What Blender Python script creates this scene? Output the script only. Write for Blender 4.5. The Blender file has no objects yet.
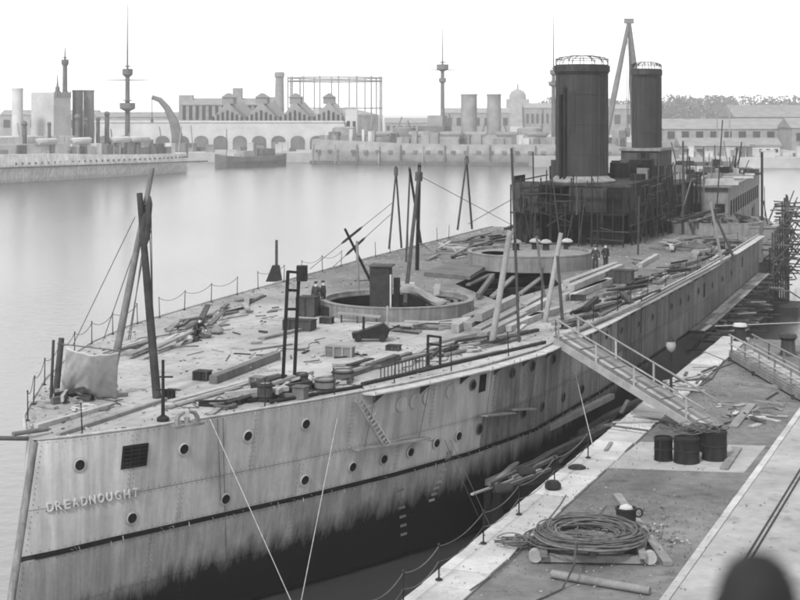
import bpy, bmesh, math, random
from mathutils import Vector, Matrix, noise as mnoise
from mathutils.geometry import tessellate_polygon
random.seed(7)
SC = bpy.context.scene
COL = SC.collection
# ------------------------------------------------------------------ camera
CAMZ, F, HY = 18.5, 1500.0, 108.0          # camera height over water, focal length in photo pixels, horizon row
cd = bpy.data.cameras.new('camera'); cam = bpy.data.objects.new('camera', cd); COL.objects.link(cam)
cam.location = (0, 0, CAMZ); cam.rotation_euler = (math.radians(90), 0, 0)
cd.sensor_width = 36; cd.lens = 36 * F / 800; cd.shift_y = -(300 - HY) / 800
cd.clip_start = 0.1; cd.clip_end = 6000
cd.dof.use_dof = True; cd.dof.focus_distance = 75; cd.dof.aperture_fstop = 2.0
SC.camera = cam
# ------------------------------------------------------------------ world, sun, exposure
SUN_EL, SUN_AZ = 46, -152                   # azimuth from +Y (view direction), negative = left
w = bpy.data.worlds.new('World'); SC.world = w; w.use_nodes = True
nt = w.node_tree; nt.nodes.clear()
sky = nt.nodes.new('ShaderNodeTexSky'); sky.sky_type = 'NISHITA'; sky.sun_disc = False
sky.sun_elevation = math.radians(SUN_EL); sky.sun_rotation = math.radians(SUN_AZ)
sky.dust_density = 1.0; sky.air_density = 1.0; sky.ozone_density = 0.6
bw = nt.nodes.new('ShaderNodeRGBToBW'); bg = nt.nodes.new('ShaderNodeBackground'); bg.inputs['Strength'].default_value = 0.15
wo = nt.nodes.new('ShaderNodeOutputWorld')
oc = nt.nodes.new('ShaderNodeMath'); oc.operation = 'MULTIPLY_ADD'; oc.inputs[1].default_value = .3; oc.inputs[2].default_value = 4.7   # thin even cloud over the clear sky
nt.links.new(sky.outputs[0], bw.inputs[0]); nt.links.new(bw.outputs[0], oc.inputs[0]); nt.links.new(oc.outputs[0], bg.inputs[0]); nt.links.new(bg.outputs[0], wo.inputs[0])
sl = bpy.data.lights.new('sun', 'SUN'); sl.energy = 2.4; sl.angle = math.radians(7); sl.color = (1, 1, 1)
so = bpy.data.objects.new('sun', sl); COL.objects.link(so)
_a, _e = math.radians(SUN_AZ), math.radians(SUN_EL)
so.rotation_euler = Vector((math.sin(_a) * math.cos(_e), math.cos(_a) * math.cos(_e), math.sin(_e))).to_track_quat('Z', 'Y').to_euler()
SC.view_settings.view_transform = 'Standard'; SC.view_settings.look = 'None'
SC.view_settings.gamma = 1; SC.view_settings.exposure = 0.82
SC.render.engine = 'CYCLES'
SC.cycles.max_bounces = 6; SC.cycles.volume_bounces = 1; SC.cycles.use_denoising = True; SC.cycles.pixel_filter_type = 'BLACKMAN_HARRIS'; SC.cycles.filter_width = 1.9

# ------------------------------------------------------------------ pixel helpers (photo pixels, 800x600)
def A(px, py, d): return Vector(((px - 400) * d / F, d, CAMZ - (py - HY) * d / F))
def G(px, py, z): return A(px, py, F * (CAMZ - z) / (py - HY))
def PX(p): return (400 + F * p.x / p.y, HY + F * (CAMZ - p.z) / p.y)
YAW = math.radians(20.6)
U = Vector((math.sin(YAW), math.cos(YAW), 0)); N = Vector((math.cos(YAW), -math.sin(YAW), 0))
BOW = Vector((-12.1, 49.7, 0))
def S(s, t, z): return BOW + U * s + N * t + Vector((0, 0, z))
def ST(p): r = p - BOW; return (r.dot(U), r.dot(N))
DZ = 7.5                                   # forecastle deck
QZ = 4.5                                   # quay top

# ------------------------------------------------------------------ materials
def mat(name, c, rough=0.75, var=0.25, scale=1.5, metal=0.0, bump=0.25, rand=0.15, streak=0.0, spots=0.0, bscale=None, coords='Object'):
    m = bpy.data.materials.new(name); m.use_nodes = True; t = m.node_tree; n = t.nodes
    b = n['Principled BSDF']; b.inputs['Roughness'].default_value = rough; b.inputs['Metallic'].default_value = metal
    b.inputs['Specular IOR Level'].default_value = 0.12 if c > .06 else 0.04
    tc = n.new('ShaderNodeTexCoord'); src = tc.outputs[coords] if coords != 'World' else n.new('ShaderNodeNewGeometry').outputs['Position']
    def noise(sc, det=6, vec=None, ro=0.6):
        x = n.new('ShaderNodeTexNoise'); x.inputs['Scale'].default_value = sc; x.inputs['Detail'].default_value = det
        x.inputs['Roughness'].default_value = ro; t.links.new(vec or src, x.inputs['Vector']); return x.outputs['Fac']
    def math_(op, a, bb):
        x = n.new('ShaderNodeMath'); x.operation = op
        for i, q in enumerate((a, bb)):
            if isinstance(q, (int, float)): x.inputs[i].default_value = q
            else: t.links.new(q, x.inputs[i])
        return x.outputs[0]
    def ramp(v, lo, hi, a, bb):
        x = n.new('ShaderNodeMapRange'); t.links.new(v, x.inputs[0])
        for i, q in enumerate((lo, hi, a, bb)): x.inputs[i + 1].default_value = q
        return x.outputs[0]
    f = ramp(noise(scale), 0.3, 0.7, 1 - var, 1 + var)
    f = math_('MULTIPLY', f, ramp(noise(scale * 9, 4), 0.25, 0.75, 1 - var * .6, 1 + var * .6))
    if rand:
        oi = n.new('ShaderNodeObjectInfo'); f = math_('MULTIPLY', f, ramp(oi.outputs['Random'], 0, 1, 1 - rand, 1 + rand))
    if streak:
        mp = n.new('ShaderNodeMapping'); mp.inputs['Scale'].default_value = (1, 1, 0.06); t.links.new(src, mp.inputs['Vector'])
        f = math_('MULTIPLY', f, ramp(noise(2.2, 7, mp.outputs[0], .7), 0.40, 0.62, 1 - streak, 1.06))
    if spots:
        f = math_('MULTIPLY', f, ramp(noise(scale * 3.3, 8, None, .75), 0.56, 0.66, 1.0, 1 - spots))
    col = n.new('ShaderNodeCombineColor'); v = math_('MULTIPLY', f, c)
    for i in range(3): t.links.new(v, col.inputs[i])
    t.links.new(col.outputs[0], b.inputs['Base Color'])
    if bump:
        bp = n.new('ShaderNodeBump'); bp.inputs['Strength'].default_value = bump; bp.inputs['Distance'].default_value = 0.03
        t.links.new(noise(bscale or scale * 6, 5), bp.inputs['Height']); t.links.new(bp.outputs[0], b.inputs['Normal'])
    m['v'] = 1
    return m
M = {}
M['deck'] = mat('deck_plating', .25, .8, .26, .22, bump=.5, rand=0, spots=.5, bscale=5)
M['hull'] = mat('hull_paint', .31, .6, .10, .8, bump=.15, rand=.08, streak=.25, bscale=1.2, coords='World')
M['hull_mid'] = mat('mid_hull_paint', .17, .65, .22, .7, bump=.2, rand=.18, streak=.5, bscale=1.2, coords='World', spots=.3)  # middle hull tone, heavier streaks and spots
M['hull_gap'] = mat('hull_seams', .04, .7, .2, 1, rand=0)
M['steel'] = mat('dark_steel', .02, .65, .35, 1.0, bump=.2, rand=.25, streak=.3)
M['steel_mid'] = mat('grey_steel', .045, .65, .25, 1.0, bump=.15, rand=.2, streak=.3)
M['ring'] = mat('barbette_steel', .16, .65, .22, 1.2, bump=.2, rand=.05, streak=.3)
M['funnel'] = mat('funnel_plate', .038, .6, .14, .6, bump=.1, rand=.12, streak=.2)
M['iron'] = mat('black_iron', .02, .55, .3, 3, bump=.2)
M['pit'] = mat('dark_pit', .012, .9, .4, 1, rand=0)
M['wood'] = mat('pale_timber', .21, .8, .25, 1.5, bump=.3, rand=.3)
M['wood_mid'] = mat('grey_timber', .11, .8, .3, 1.5, bump=.3, rand=.4)
M['wood_dark'] = mat('dark_timber', .04, .8, .35, 1.5, bump=.35, rand=.35)
M['hull_dark'] = mat('dark_hull_paint', .10, .65, .25, .7, bump=.2, rand=.2, streak=.55, bscale=1.2, coords='World', spots=.35)  # darkest of the three hull tones
M['stone'] = mat('coping_stone', .29, .85, .18, .9, bump=.4, rand=.2, spots=.3)
M['concrete'] = mat('pale_concrete', .22, .9, .22, .3, bump=.4, rand=0, spots=.35)
M['dirt'] = mat('quay_dirt', .105, .95, .38, .22, bump=.8, rand=0, spots=.45, bscale=7)
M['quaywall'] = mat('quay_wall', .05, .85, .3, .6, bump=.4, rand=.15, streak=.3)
M['rope'] = mat('rope', .30, .9, .3, 8, bump=.4)
M['wire'] = mat('tarred_rope', .07, .8, .3, 8, bump=.3)
M['cable'] = mat('cable', .075, .7, .35, 5, bump=.3, rand=.4)
M['canvas'] = mat('canvas', .34, .9, .12, 2, bump=.4, rand=.05)
M['white'] = mat('white_paint', .75, .6, .12, 2, bump=.1, rand=.1)
M['farship'] = mat('far_ship_paint', .42, .6, .15, .25, bump=.1, rand=.05, streak=.35, coords='World')
M['fardark'] = mat('far_dark', .09, .7, .3, .3, rand=.2)
M['farmid'] = mat('far_grey', .16, .7, .25, .3, rand=.2)
M['brick'] = mat('brick', .17, .9, .25, .3, rand=.1)
M['slate'] = mat('slate_roof', .15, .8, .2, .3, rand=.1)
M['farwall'] = mat('pale_wall', .33, .9, .15, .2, rand=.1)
M['glass'] = mat('dark_glass', .03, .25, .3, 1, bump=0)
M['land'] = mat('land', .22, .95, .3, .03, bump=.3, rand=0)
M['foliage'] = mat('foliage', .06, .9, .4, .1, rand=0)
M['cloth'] = mat('dark_cloth', .03, .9, .3, 4, bump=.2)
M['skin'] = mat('skin', .38, .6, .05, 6, bump=0)
M['lamp_glass'] = mat('milky_glass', .22, .2, .05, 4, bump=0)
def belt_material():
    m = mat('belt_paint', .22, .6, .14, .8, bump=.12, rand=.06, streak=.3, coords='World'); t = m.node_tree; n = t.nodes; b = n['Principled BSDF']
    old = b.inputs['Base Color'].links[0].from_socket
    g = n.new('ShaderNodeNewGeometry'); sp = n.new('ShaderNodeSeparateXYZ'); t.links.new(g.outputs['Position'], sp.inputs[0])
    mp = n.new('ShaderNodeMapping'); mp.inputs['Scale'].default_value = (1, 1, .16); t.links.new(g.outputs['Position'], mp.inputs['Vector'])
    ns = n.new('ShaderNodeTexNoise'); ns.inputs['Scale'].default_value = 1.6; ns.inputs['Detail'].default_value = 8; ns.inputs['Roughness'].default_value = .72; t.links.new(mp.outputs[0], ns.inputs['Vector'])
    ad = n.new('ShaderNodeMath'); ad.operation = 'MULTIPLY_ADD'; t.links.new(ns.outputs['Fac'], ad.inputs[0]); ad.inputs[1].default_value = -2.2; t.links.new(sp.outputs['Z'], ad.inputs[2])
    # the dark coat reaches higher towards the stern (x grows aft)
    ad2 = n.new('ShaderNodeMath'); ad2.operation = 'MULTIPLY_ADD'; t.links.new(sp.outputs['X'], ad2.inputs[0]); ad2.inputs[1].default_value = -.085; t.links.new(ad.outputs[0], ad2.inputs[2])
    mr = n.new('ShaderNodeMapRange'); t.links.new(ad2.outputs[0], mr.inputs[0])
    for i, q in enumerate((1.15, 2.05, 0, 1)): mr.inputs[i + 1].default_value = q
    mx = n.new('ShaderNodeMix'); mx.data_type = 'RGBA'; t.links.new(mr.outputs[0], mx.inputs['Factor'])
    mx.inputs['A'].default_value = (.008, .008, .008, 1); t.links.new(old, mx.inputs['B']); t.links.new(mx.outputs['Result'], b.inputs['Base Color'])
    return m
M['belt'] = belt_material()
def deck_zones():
    # pale foredeck, tone drops to a darker grey abaft the forward barbette, ragged join
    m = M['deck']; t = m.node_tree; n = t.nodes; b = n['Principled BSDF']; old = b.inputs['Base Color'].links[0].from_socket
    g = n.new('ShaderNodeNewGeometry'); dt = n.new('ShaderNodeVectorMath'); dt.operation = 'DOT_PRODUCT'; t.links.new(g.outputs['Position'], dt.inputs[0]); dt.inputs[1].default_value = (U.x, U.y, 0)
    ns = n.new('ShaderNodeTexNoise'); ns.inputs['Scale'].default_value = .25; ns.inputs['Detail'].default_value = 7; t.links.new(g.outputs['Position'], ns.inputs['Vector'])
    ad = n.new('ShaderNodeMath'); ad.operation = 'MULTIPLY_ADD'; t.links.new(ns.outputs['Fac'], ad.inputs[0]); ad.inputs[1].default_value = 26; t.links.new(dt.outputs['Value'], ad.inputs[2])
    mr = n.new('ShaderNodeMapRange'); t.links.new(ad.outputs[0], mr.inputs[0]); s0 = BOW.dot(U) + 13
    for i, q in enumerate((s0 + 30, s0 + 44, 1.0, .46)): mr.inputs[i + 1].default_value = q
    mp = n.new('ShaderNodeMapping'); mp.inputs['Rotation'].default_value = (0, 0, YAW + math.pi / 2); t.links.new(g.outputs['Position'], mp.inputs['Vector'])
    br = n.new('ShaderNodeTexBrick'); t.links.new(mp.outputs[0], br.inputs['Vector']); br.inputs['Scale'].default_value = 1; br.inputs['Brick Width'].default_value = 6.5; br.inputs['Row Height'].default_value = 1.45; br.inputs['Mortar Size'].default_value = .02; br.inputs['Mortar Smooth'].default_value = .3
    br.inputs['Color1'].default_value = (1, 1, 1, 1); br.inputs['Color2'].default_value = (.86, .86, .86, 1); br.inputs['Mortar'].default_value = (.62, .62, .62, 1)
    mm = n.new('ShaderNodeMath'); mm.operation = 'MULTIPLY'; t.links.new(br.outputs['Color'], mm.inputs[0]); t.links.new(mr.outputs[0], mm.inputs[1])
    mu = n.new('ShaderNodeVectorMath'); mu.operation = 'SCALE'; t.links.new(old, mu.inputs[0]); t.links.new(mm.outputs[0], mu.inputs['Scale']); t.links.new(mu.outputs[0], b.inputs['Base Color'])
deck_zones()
def water_material():
    m = bpy.data.materials.new('basin_water'); m.use_nodes = True; t = m.node_tree; n = t.nodes; b = n['Principled BSDF']
    b.inputs['Base Color'].default_value = (.03, .03, .03, 1); b.inputs['Roughness'].default_value = .22; b.inputs['IOR'].default_value = 3.0
    g = n.new('ShaderNodeNewGeometry')
    a = n.new('ShaderNodeTexNoise'); a.inputs['Scale'].default_value = .9; a.inputs['Detail'].default_value = 4; t.links.new(g.outputs['Position'], a.inputs['Vector'])
    bp = n.new('ShaderNodeBump'); bp.inputs['Strength'].default_value = .5; bp.inputs['Distance'].default_value = .1
    t.links.new(a.outputs['Fac'], bp.inputs['Height']); t.links.new(bp.outputs[0], b.inputs['Normal'])
    mp = n.new('ShaderNodeMapping'); mp.inputs['Rotation'].default_value = (0, 0, .6); mp.inputs['Scale'].default_value = (.045, .012, 1); t.links.new(g.outputs['Position'], mp.inputs['Vector'])
    wn = n.new('ShaderNodeTexNoise'); wn.inputs['Scale'].default_value = 1; wn.inputs['Detail'].default_value = 4; t.links.new(mp.outputs[0], wn.inputs['Vector'])
    wr = n.new('ShaderNodeMapRange'); t.links.new(wn.outputs['Fac'], wr.inputs[0])                # cat's-paws of wind
    for i, q in enumerate((.38, .62, .15, .95)): wr.inputs[i + 1].default_value = q
    t.links.new(wr.outputs[0], bp.inputs['Strength'])
    return m
M['water'] = water_material()

# ------------------------------------------------------------------ mesh helpers
BASE = {}
class MB:
    def __init__(s): s.v = []; s.f = []; s.mi = []; s.k = 0
    def add(s, vs, fs):
        o = len(s.v); s.v += [Vector(p) for p in vs]
        for q in fs: s.f.append([i + o for i in q]); s.mi.append(s.k)
        return s
    def box(s, c, sz, rz=0, tilt=None):
        x, y, z = (q / 2 for q in sz); R = Matrix.Rotation(rz, 3, 'Z')
        if tilt: R = R @ tilt
        c = Vector(c)
        return s.add([c + R @ Vector((a * x, b * y, e * z)) for a in (-1, 1) for b in (-1, 1) for e in (-1, 1)],
                     [(0, 1, 3, 2), (4, 6, 7, 5), (0, 4, 5, 1), (2, 3, 7, 6), (0, 2, 6, 4), (1, 5, 7, 3)])
    def beam(s, p, q, w, h, roll=0):
        p, q = Vector(p), Vector(q); d = (q - p).normalized()
        up = Vector((0, 0, 1)) if abs(d.z) < .97 else Vector((0, 1, 0))
        a = d.cross(up).normalized(); b = a.cross(d)
        if roll: a, b = a * math.cos(roll) + b * math.sin(roll), b * math.cos(roll) - a * math.sin(roll)
        vs = [e + a * (i * w / 2) + b * (j * h / 2) for e in (p, q) for i in (-1, 1) for j in (-1, 1)]
        return s.add(vs, [(0, 1, 3, 2), (4, 6, 7, 5), (0, 4, 5, 1), (2, 3, 7, 6), (0, 2, 6, 4), (1, 5, 7, 3)])
    def tube(s, pts, r, n=8, closed=False):
        pts = [Vector(p) for p in pts]; m = len(pts); rs = r if isinstance(r, (list, tuple)) else [r] * m
        vs = []; a = None
        for i, p in enumerate(pts):
            if closed: d = pts[(i + 1) % m] - pts[i - 1]
            else: d = pts[min(i + 1, m - 1)] - pts[max(i - 1, 0)]
            d.normalize()
            if a is None: a = d.orthogonal().normalized()
            a = (a - d * a.dot(d)).normalized(); b = d.cross(a)
            vs += [p + (a * math.cos(2 * math.pi * k / n) + b * math.sin(2 * math.pi * k / n)) * rs[i] for k in range(n)]
        fs = []
        for i in range(m if closed else m - 1):
            j = (i + 1) % m
            fs += [(i * n + k, i * n + (k + 1) % n, j * n + (k + 1) % n, j * n + k) for k in range(n)]
        if not closed: fs += [tuple(range(n - 1, -1, -1)), tuple((m - 1) * n + k for k in range(n))]
        return s.add(vs, fs)
    def lathe(s, prof, c, n=32, sx=1, sy=1, rz=0, a0=0, a1=2 * math.pi):
        c = Vector(c); full = abs(a1 - a0 - 2 * math.pi) < 1e-6; cnt = n if full else n + 1; vs = []
        for r, z in prof:
            for k in range(cnt):
                a = a0 + (a1 - a0) * k / n; x, y = r * math.cos(a) * sx, r * math.sin(a) * sy
                vs.append(c + Vector((x * math.cos(rz) - y * math.sin(rz), x * math.sin(rz) + y * math.cos(rz), z)))
        fs = []
        for i in range(len(prof) - 1):
            for k in range(n):
                k2 = (k + 1) % cnt
                fs.append((i * cnt + k, i * cnt + k2, (i + 1) * cnt + k2, (i + 1) * cnt + k))
        return s.add(vs, fs)
    def prism(s, poly, z0, z1, top=True, bottom=True):
        n = len(poly); p = [(q[0], q[1]) for q in poly]
        ar = sum(p[i][0] * p[(i + 1) % n][1] - p[(i + 1) % n][0] * p[i][1] for i in range(n))
        if ar < 0: p.reverse()
        vs = [(x, y, z0) for x, y in p] + [(x, y, z1) for x, y in p]
        fs = [(i, (i + 1) % n, n + (i + 1) % n, n + i) for i in range(n)]
        if top: fs.append(tuple(range(n, 2 * n)))
        if bottom: fs.append(tuple(range(n - 1, -1, -1)))
        return s.add(vs, fs)
    def sheet(s, polys, z):
        """flat sheet: outline plus holes"""
        loops = [[Vector((q[0], q[1], z)) for q in p] for p in polys]; vs = [v for l in loops for v in l]
        fs = []
        for a, b, c in tessellate_polygon(loops):
            nz = (vs[b] - vs[a]).cross(vs[c] - vs[a]).z
            if abs(nz) > 1e-9: fs.append((a, b, c) if nz > 0 else (a, c, b))
        return s.add(vs, fs)
    def build(s, name, m, parent=None, smooth=False, label=None, cat=None, group=None, kind=None, origin=None, bevel=0):
        me = bpy.data.meshes.new(name)
        if parent is not None: o0 = BASE[parent.name]
        elif origin is not None: o0 = Vector(origin)
        else:
            xs = [v.x for v in s.v]; ys = [v.y for v in s.v]
            o0 = Vector(((min(xs) + max(xs)) / 2, (min(ys) + max(ys)) / 2, min(v.z for v in s.v)))
        me.from_pydata([v - o0 for v in s.v], [], s.f)
        ms = m if isinstance(m, (list, tuple)) else [m]
        for q in ms: me.materials.append(M[q])
        if len(ms) > 1: me.polygons.foreach_set('material_index', s.mi)
        if smooth: me.polygons.foreach_set('use_smooth', [True] * len(me.polygons)); me.set_sharp_from_angle(angle=math.radians(40))
        me.update()
        o = bpy.data.objects.new(name, me); COL.objects.link(o); BASE[o.name] = o0
        if parent is not None: o.parent = parent
        else: o.location = o0
        if bevel:
            bv = o.modifiers.new('bevel', 'BEVEL'); bv.width = bevel; bv.segments = 2; bv.limit_method = 'ANGLE'
        tag(o, label, cat, group, kind); return o
def tag(o, label=None, cat=None, group=None, kind=None):
    if label: o['label'] = label
    if cat: o['category'] = cat
    if group: o['group'] = group
    if kind: o['kind'] = kind
    return o
def thing(name, loc, label=None, cat=None, group=None, kind=None):
    o = bpy.data.objects.new(name, None); COL.objects.link(o); o.location = loc; o.empty_display_size = .2
    BASE[o.name] = Vector(loc); return tag(o, label, cat, group, kind)
def place(src, name, loc, rot=None, parent=None, label=None, cat=None, group=None, scale=None):
    """copy of a one-mesh object, same mesh data"""
    o = src.copy(); o.name = name; COL.objects.link(o); b = BASE[parent.name] if parent is not None else Vector((0, 0, 0))
    o.parent = parent; o.matrix_parent_inverse = Matrix.Identity(4)
    o.location = Vector(loc) - b
    if rot is not None: o.rotation_euler = rot
    if scale: o.scale = scale
    BASE[o.name] = Vector(loc); tag(o, label, cat, group); return o
def lin(a, b, t): return a + (b - a) * t
def interp(tab, x):
    if x <= tab[0][0]: return tab[0][1]
    for (x0, y0), (x1, y1) in zip(tab, tab[1:]):
        if x <= x1: return lin(y0, y1, (x - x0) / (x1 - x0))
    return tab[-1][1]
def sag(p, q, drop, n=12): p, q = Vector(p), Vector(q); return [p.lerp(q, i / n) - Vector((0, 0, drop * 4 * (i / n) * (1 - i / n))) for i in range(n + 1)]

ORD = ['first', 'second', 'third', 'fourth', 'fifth', 'sixth', 'seventh', 'eighth', 'ninth', 'tenth', '11th', '12th', '13th', '14th', '15th', '16th', '17th', '18th', '19th', '20th', '21st', '22nd', '23rd', '24th', '25th']
ORD += ['%dth' % k if k % 10 not in (1, 2, 3) else '%d%s' % (k, ('st', 'nd', 'rd')[k % 10 - 1]) for k in range(26, 90)]
TONE = dict(wood='pale', wood_mid='grey', wood_dark='dark', iron='black', stone='pale', dirt='dark', cable='dark', farmid='grey', canvas='white', steel_mid='grey', farwall='pale', fardark='dark', brick='brown-grey')
#SECTION SETTING
# ------------------------------------------------------------------ water, far land, quay
MB().add([(-2400, -200, 0), (2400, -200, 0), (2400, 3400, 0), (-2400, 3400, 0)], [(0, 1, 2, 3)]).build('water', 'water', kind='structure')
fl = [(-2400, 520), (-250, 520), (-30, 512), (40, 505), (42, 470), (120, 462), (2400, 440), (2400, 3400), (-2400, 3400)]
m = MB(); m.prism(fl, -1, 3.2); m.build('far_bank_ground', 'land', kind='structure')
QA, QB = G(404, 600, QZ), G(722, 338, QZ)
QU = (QB - QA).normalized(); QN = Vector((QU.y, -QU.x, 0)); QL = (QB - QA).length
def Q(a, b, z=QZ): p = QA + QU * a + QN * b; return Vector((p.x, p.y, z))
CW = 1.65
quay = MB()
quay.prism([Q(-60, 0), Q(QL + .5, 0), Q(QL + .5, 75), Q(-60, 75)], -4, 4.0)
quay.prism([Q(-60, CW), Q(QL + .5, CW), Q(QL + .5, 75), Q(-60, 75)], 4.004, QZ)
quay = quay.build('quay', ['dirt'], kind='structure')
# quay wall courses below the coping
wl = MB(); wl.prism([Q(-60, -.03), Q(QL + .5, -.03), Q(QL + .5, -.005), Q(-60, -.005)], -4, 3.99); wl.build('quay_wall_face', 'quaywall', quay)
random.seed(3); a = -30.0; i = 0
while a < QL + .4:
    ln = random.uniform(1.35, 1.9); e = min(a + ln, QL + .5)
    st = MB(); st.prism([Q(a + .03, -.06 + random.uniform(0, .05)), Q(e - .03, -.06 + random.uniform(0, .05)), Q(e - .03, CW - .02 - random.uniform(0, .1)), Q(a + .03, CW - .02 - random.uniform(0, .1))], 4.006, QZ + .05 + random.uniform(-.012, .012))
    st.build('coping_stone', 'stone', quay, bevel=.02); a = e
# paved crane way on the right with its kerb and rail, and the cross slab
def on_q(px, py): return G(px, py, QZ)
def q_ab(px, py): r = on_q(px, py) - QA; return (r.dot(QU), r.dot(QN))
R0, R1 = on_q(660, 600), on_q(800, 408)
ru = (R1 - R0).normalized(); rn = Vector((ru.y, -ru.x, 0))
def RW(a, b): p = R0 + ru * a + rn * b; return p
random.seed(5)
a = -14.0
while a < 46:
    ln = random.uniform(2.2, 3.0)
    st = MB(); st.prism([RW(a + .012, 0), RW(a + ln - .012, 0), RW(a + ln - .012, .26), RW(a + .012, .26)], QZ - .05, QZ + .05 + random.uniform(-.008, .008)); st.build('kerb_stone', 'stone', quay, bevel=.015); a += ln
m = MB(); m.prism([RW(-14, .28), RW(46, .28), RW(46, 20), RW(-14, 20)], QZ - .1, QZ + .03); m.build('paved_crane_way', 'concrete', kind='structure')
for off in (0, .16):
    p0, p1 = on_q(748, 556), on_q(800, 471); dd = (p1 - p0).normalized(); sd = Vector((dd.y, -dd.x, 0))
    m = MB(); m.beam(p0 - dd * 16 + sd * off + Vector((0, 0, .045)), p1 + dd * 14 + sd * off + Vector((0, 0, .045)), .055, .05)
    m.build('crane_rail', 'iron', label=('left' if off == 0 else 'right') + ' iron bar of the crane rail sunk in the pale paving', cat='rail', group='crane rail bars')
m = MB(); m.prism([on_q(606, 468), on_q(744, 473), on_q(766, 446), on_q(640, 442)], QZ - .1, QZ + .012); m.build('cross_slab', 'concrete', kind='structure')

#SECTION SHIP
# ------------------------------------------------------------------ battleship hull
BD = [(0, .12), (.8, .95), (1.7, 1.6), (3.1, 2.6), (6, 4.2), (9.6, 6.1), (14, 8.0), (18.5, 9.5), (24, 10.7), (34, 11.3), (43, 11.6), (60, 12.1), (88, 12.2), (110, 11.8), (130, 9.6), (145, 6.6), (155, 3.2), (160, .4)]
BWL = [(0, .10), (1.7, .8), (3.1, 1.4), (6, 2.6), (9.6, 4.3), (14, 6.4), (18.5, 8.4), (24, 10.0), (34, 11.0), (43, 11.3), (60, 12.0), (88, 12.1), (110, 11.7), (130, 9.0), (145, 5.6), (155, 2.3), (160, .3)]
def hb(sg, z):
    k = max(0, min(1, z / DZ)) ** .6; return max(.06, lin(interp(BWL, sg), interp(BD, sg), k))
def hs(sg, z): return sg - max(0, DZ - z) * .27 * max(0, 1 - sg / 3.2) ** 1.5
def hull(sg, z, side=1, off=0.0): return S(hs(sg, z), side * (hb(sg, z) + off), z)
def hull_n(sg, z):
    a = hull(sg + .2, z) - hull(sg - .2, z); b = hull(sg, z + .1) - hull(sg, z - .1); n = a.cross(b).normalized()
    return n if n.dot(N) > 0 else -n
def hull_px(px, py):
    """port hull point under a photo pixel -> (station, height)"""
    best = None; lo, hi, zl, zh = 0.0, 100.0, 0.0, 7.5
    for it in range(7):
        for i in range(13):
            for j in range(13):
                sg = lin(lo, hi, i / 12); z = lin(zl, zh, j / 12); x, y = PX(hull(sg, z)); e = (x - px) ** 2 + (y - py) ** 2
                if best is None or e < best[0]: best = (e, sg, z)
        ds, dz = (hi - lo) / 5, (zh - zl) / 5
        lo, hi, zl, zh = max(0, best[1] - ds), min(100, best[1] + ds), max(-1, best[2] - dz), min(7.6, best[2] + dz)
    return best[1], best[2]
ship = thing('battleship', (BOW.x, BOW.y, 0), 'huge unfinished grey battleship moored along the quay with name letters on its bow', 'battleship')
FE = 91.0                                  # end of the forecastle
sts = [0, .4, .8, 1.3, 1.7, 2.4, 3.1, 4, 5, 6, 7.2, 8.4, 9.6, 11, 12.5, 14, 16, 18.5, 21, 24, 27, 30, 34, 38, 43, 48, 54, 60, 67, 74, 81, 88, FE]
sts2 = sts + [95, 100, 105, 110, 116, 123, 130, 138, 145, 150, 155, 158, 160]
h = MB()
zr = [-2, 0, .4, 1.0, 1.8, 2.6, 3.4, 4.2, 5.0]; zr2 = [5.0, 5.6, 6.2, 6.8, DZ - .02]
for side in (1, -1):
    for rows, ss in ((zr, sts2), (zr2, sts)):
        o = [[hull(sg, z, side, -.09) for sg in ss] for z in rows]; n = len(ss)
        fs = []
        for i in range(len(rows) - 1):
            for j in range(n - 1):
                q = (i * n + j, i * n + j + 1, (i + 1) * n + j + 1, (i + 1) * n + j); fs.append(q if side == 1 else q[::-1])
        h.k = 0 if side == 1 else 1
        h.add([p for r in o for p in r], fs)
h.k = 1
h.add([hull(FE, 5, -1, -.03), hull(FE, 5, 1, -.03), hull(FE, DZ - .02, 1, -.03), hull(FE, DZ - .02, -1, -.03)], [(0, 1, 2, 3)])
HULL = h.build('hull', ['hull_gap', 'hull'], ship)
def plate(s0, s1, z0, z1, m, off=0, name='hull_plate'):
    b = MB(); n = max(2, int((s1 - s0) / .5) + 1); k = 6
    out = [[hull(lin(s0, s1, i / n), lin(z0, z1, j / k), 1, off) for i in range(n + 1)] for j in range(k + 1)]
    inn = [[hull(lin(s0, s1, i / n), lin(z0, z1, j / k), 1, -.085) for i in range(n + 1)] for j in range(k + 1)]
    fs = []; w_ = n + 1; T = (k + 1) * w_
    for j in range(k):
        for i in range(n): fs.append((j * w_ + i, j * w_ + i + 1, (j + 1) * w_ + i + 1, (j + 1) * w_ + i))
    for i in range(n): fs += [(T + i, T + i + 1, i + 1, i), (k * w_ + i, k * w_ + i + 1, T + k * w_ + i + 1, T + k * w_ + i)]
    for j in range(k): fs += [(T + j * w_, j * w_, (j + 1) * w_, T + (j + 1) * w_), (j * w_ + n, T + j * w_ + n, T + (j + 1) * w_ + n, (j + 1) * w_ + n)]
    b.add([p for r in out for p in r] + [p for r in inn for p in r], fs)
    return b.build(name, m, HULL, smooth=True)
random.seed(11); PL = []
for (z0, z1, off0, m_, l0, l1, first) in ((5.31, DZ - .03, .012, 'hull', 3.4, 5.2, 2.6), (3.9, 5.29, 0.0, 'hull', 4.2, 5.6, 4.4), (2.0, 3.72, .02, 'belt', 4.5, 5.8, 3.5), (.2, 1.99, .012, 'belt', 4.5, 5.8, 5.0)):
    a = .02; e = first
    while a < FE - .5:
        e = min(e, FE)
        PL.append((a, e, z0, z1)); plate(a + .011, e - .011, z0, z1, ('hull_dark' if a > 34 else 'hull_mid' if a > 19 else m_) if m_ == 'hull' else m_, off0 + random.uniform(0, .008)); a = e; e = a + random.uniform(l0, l1)  # upper plates step to darker tones from bow to stern
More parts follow.
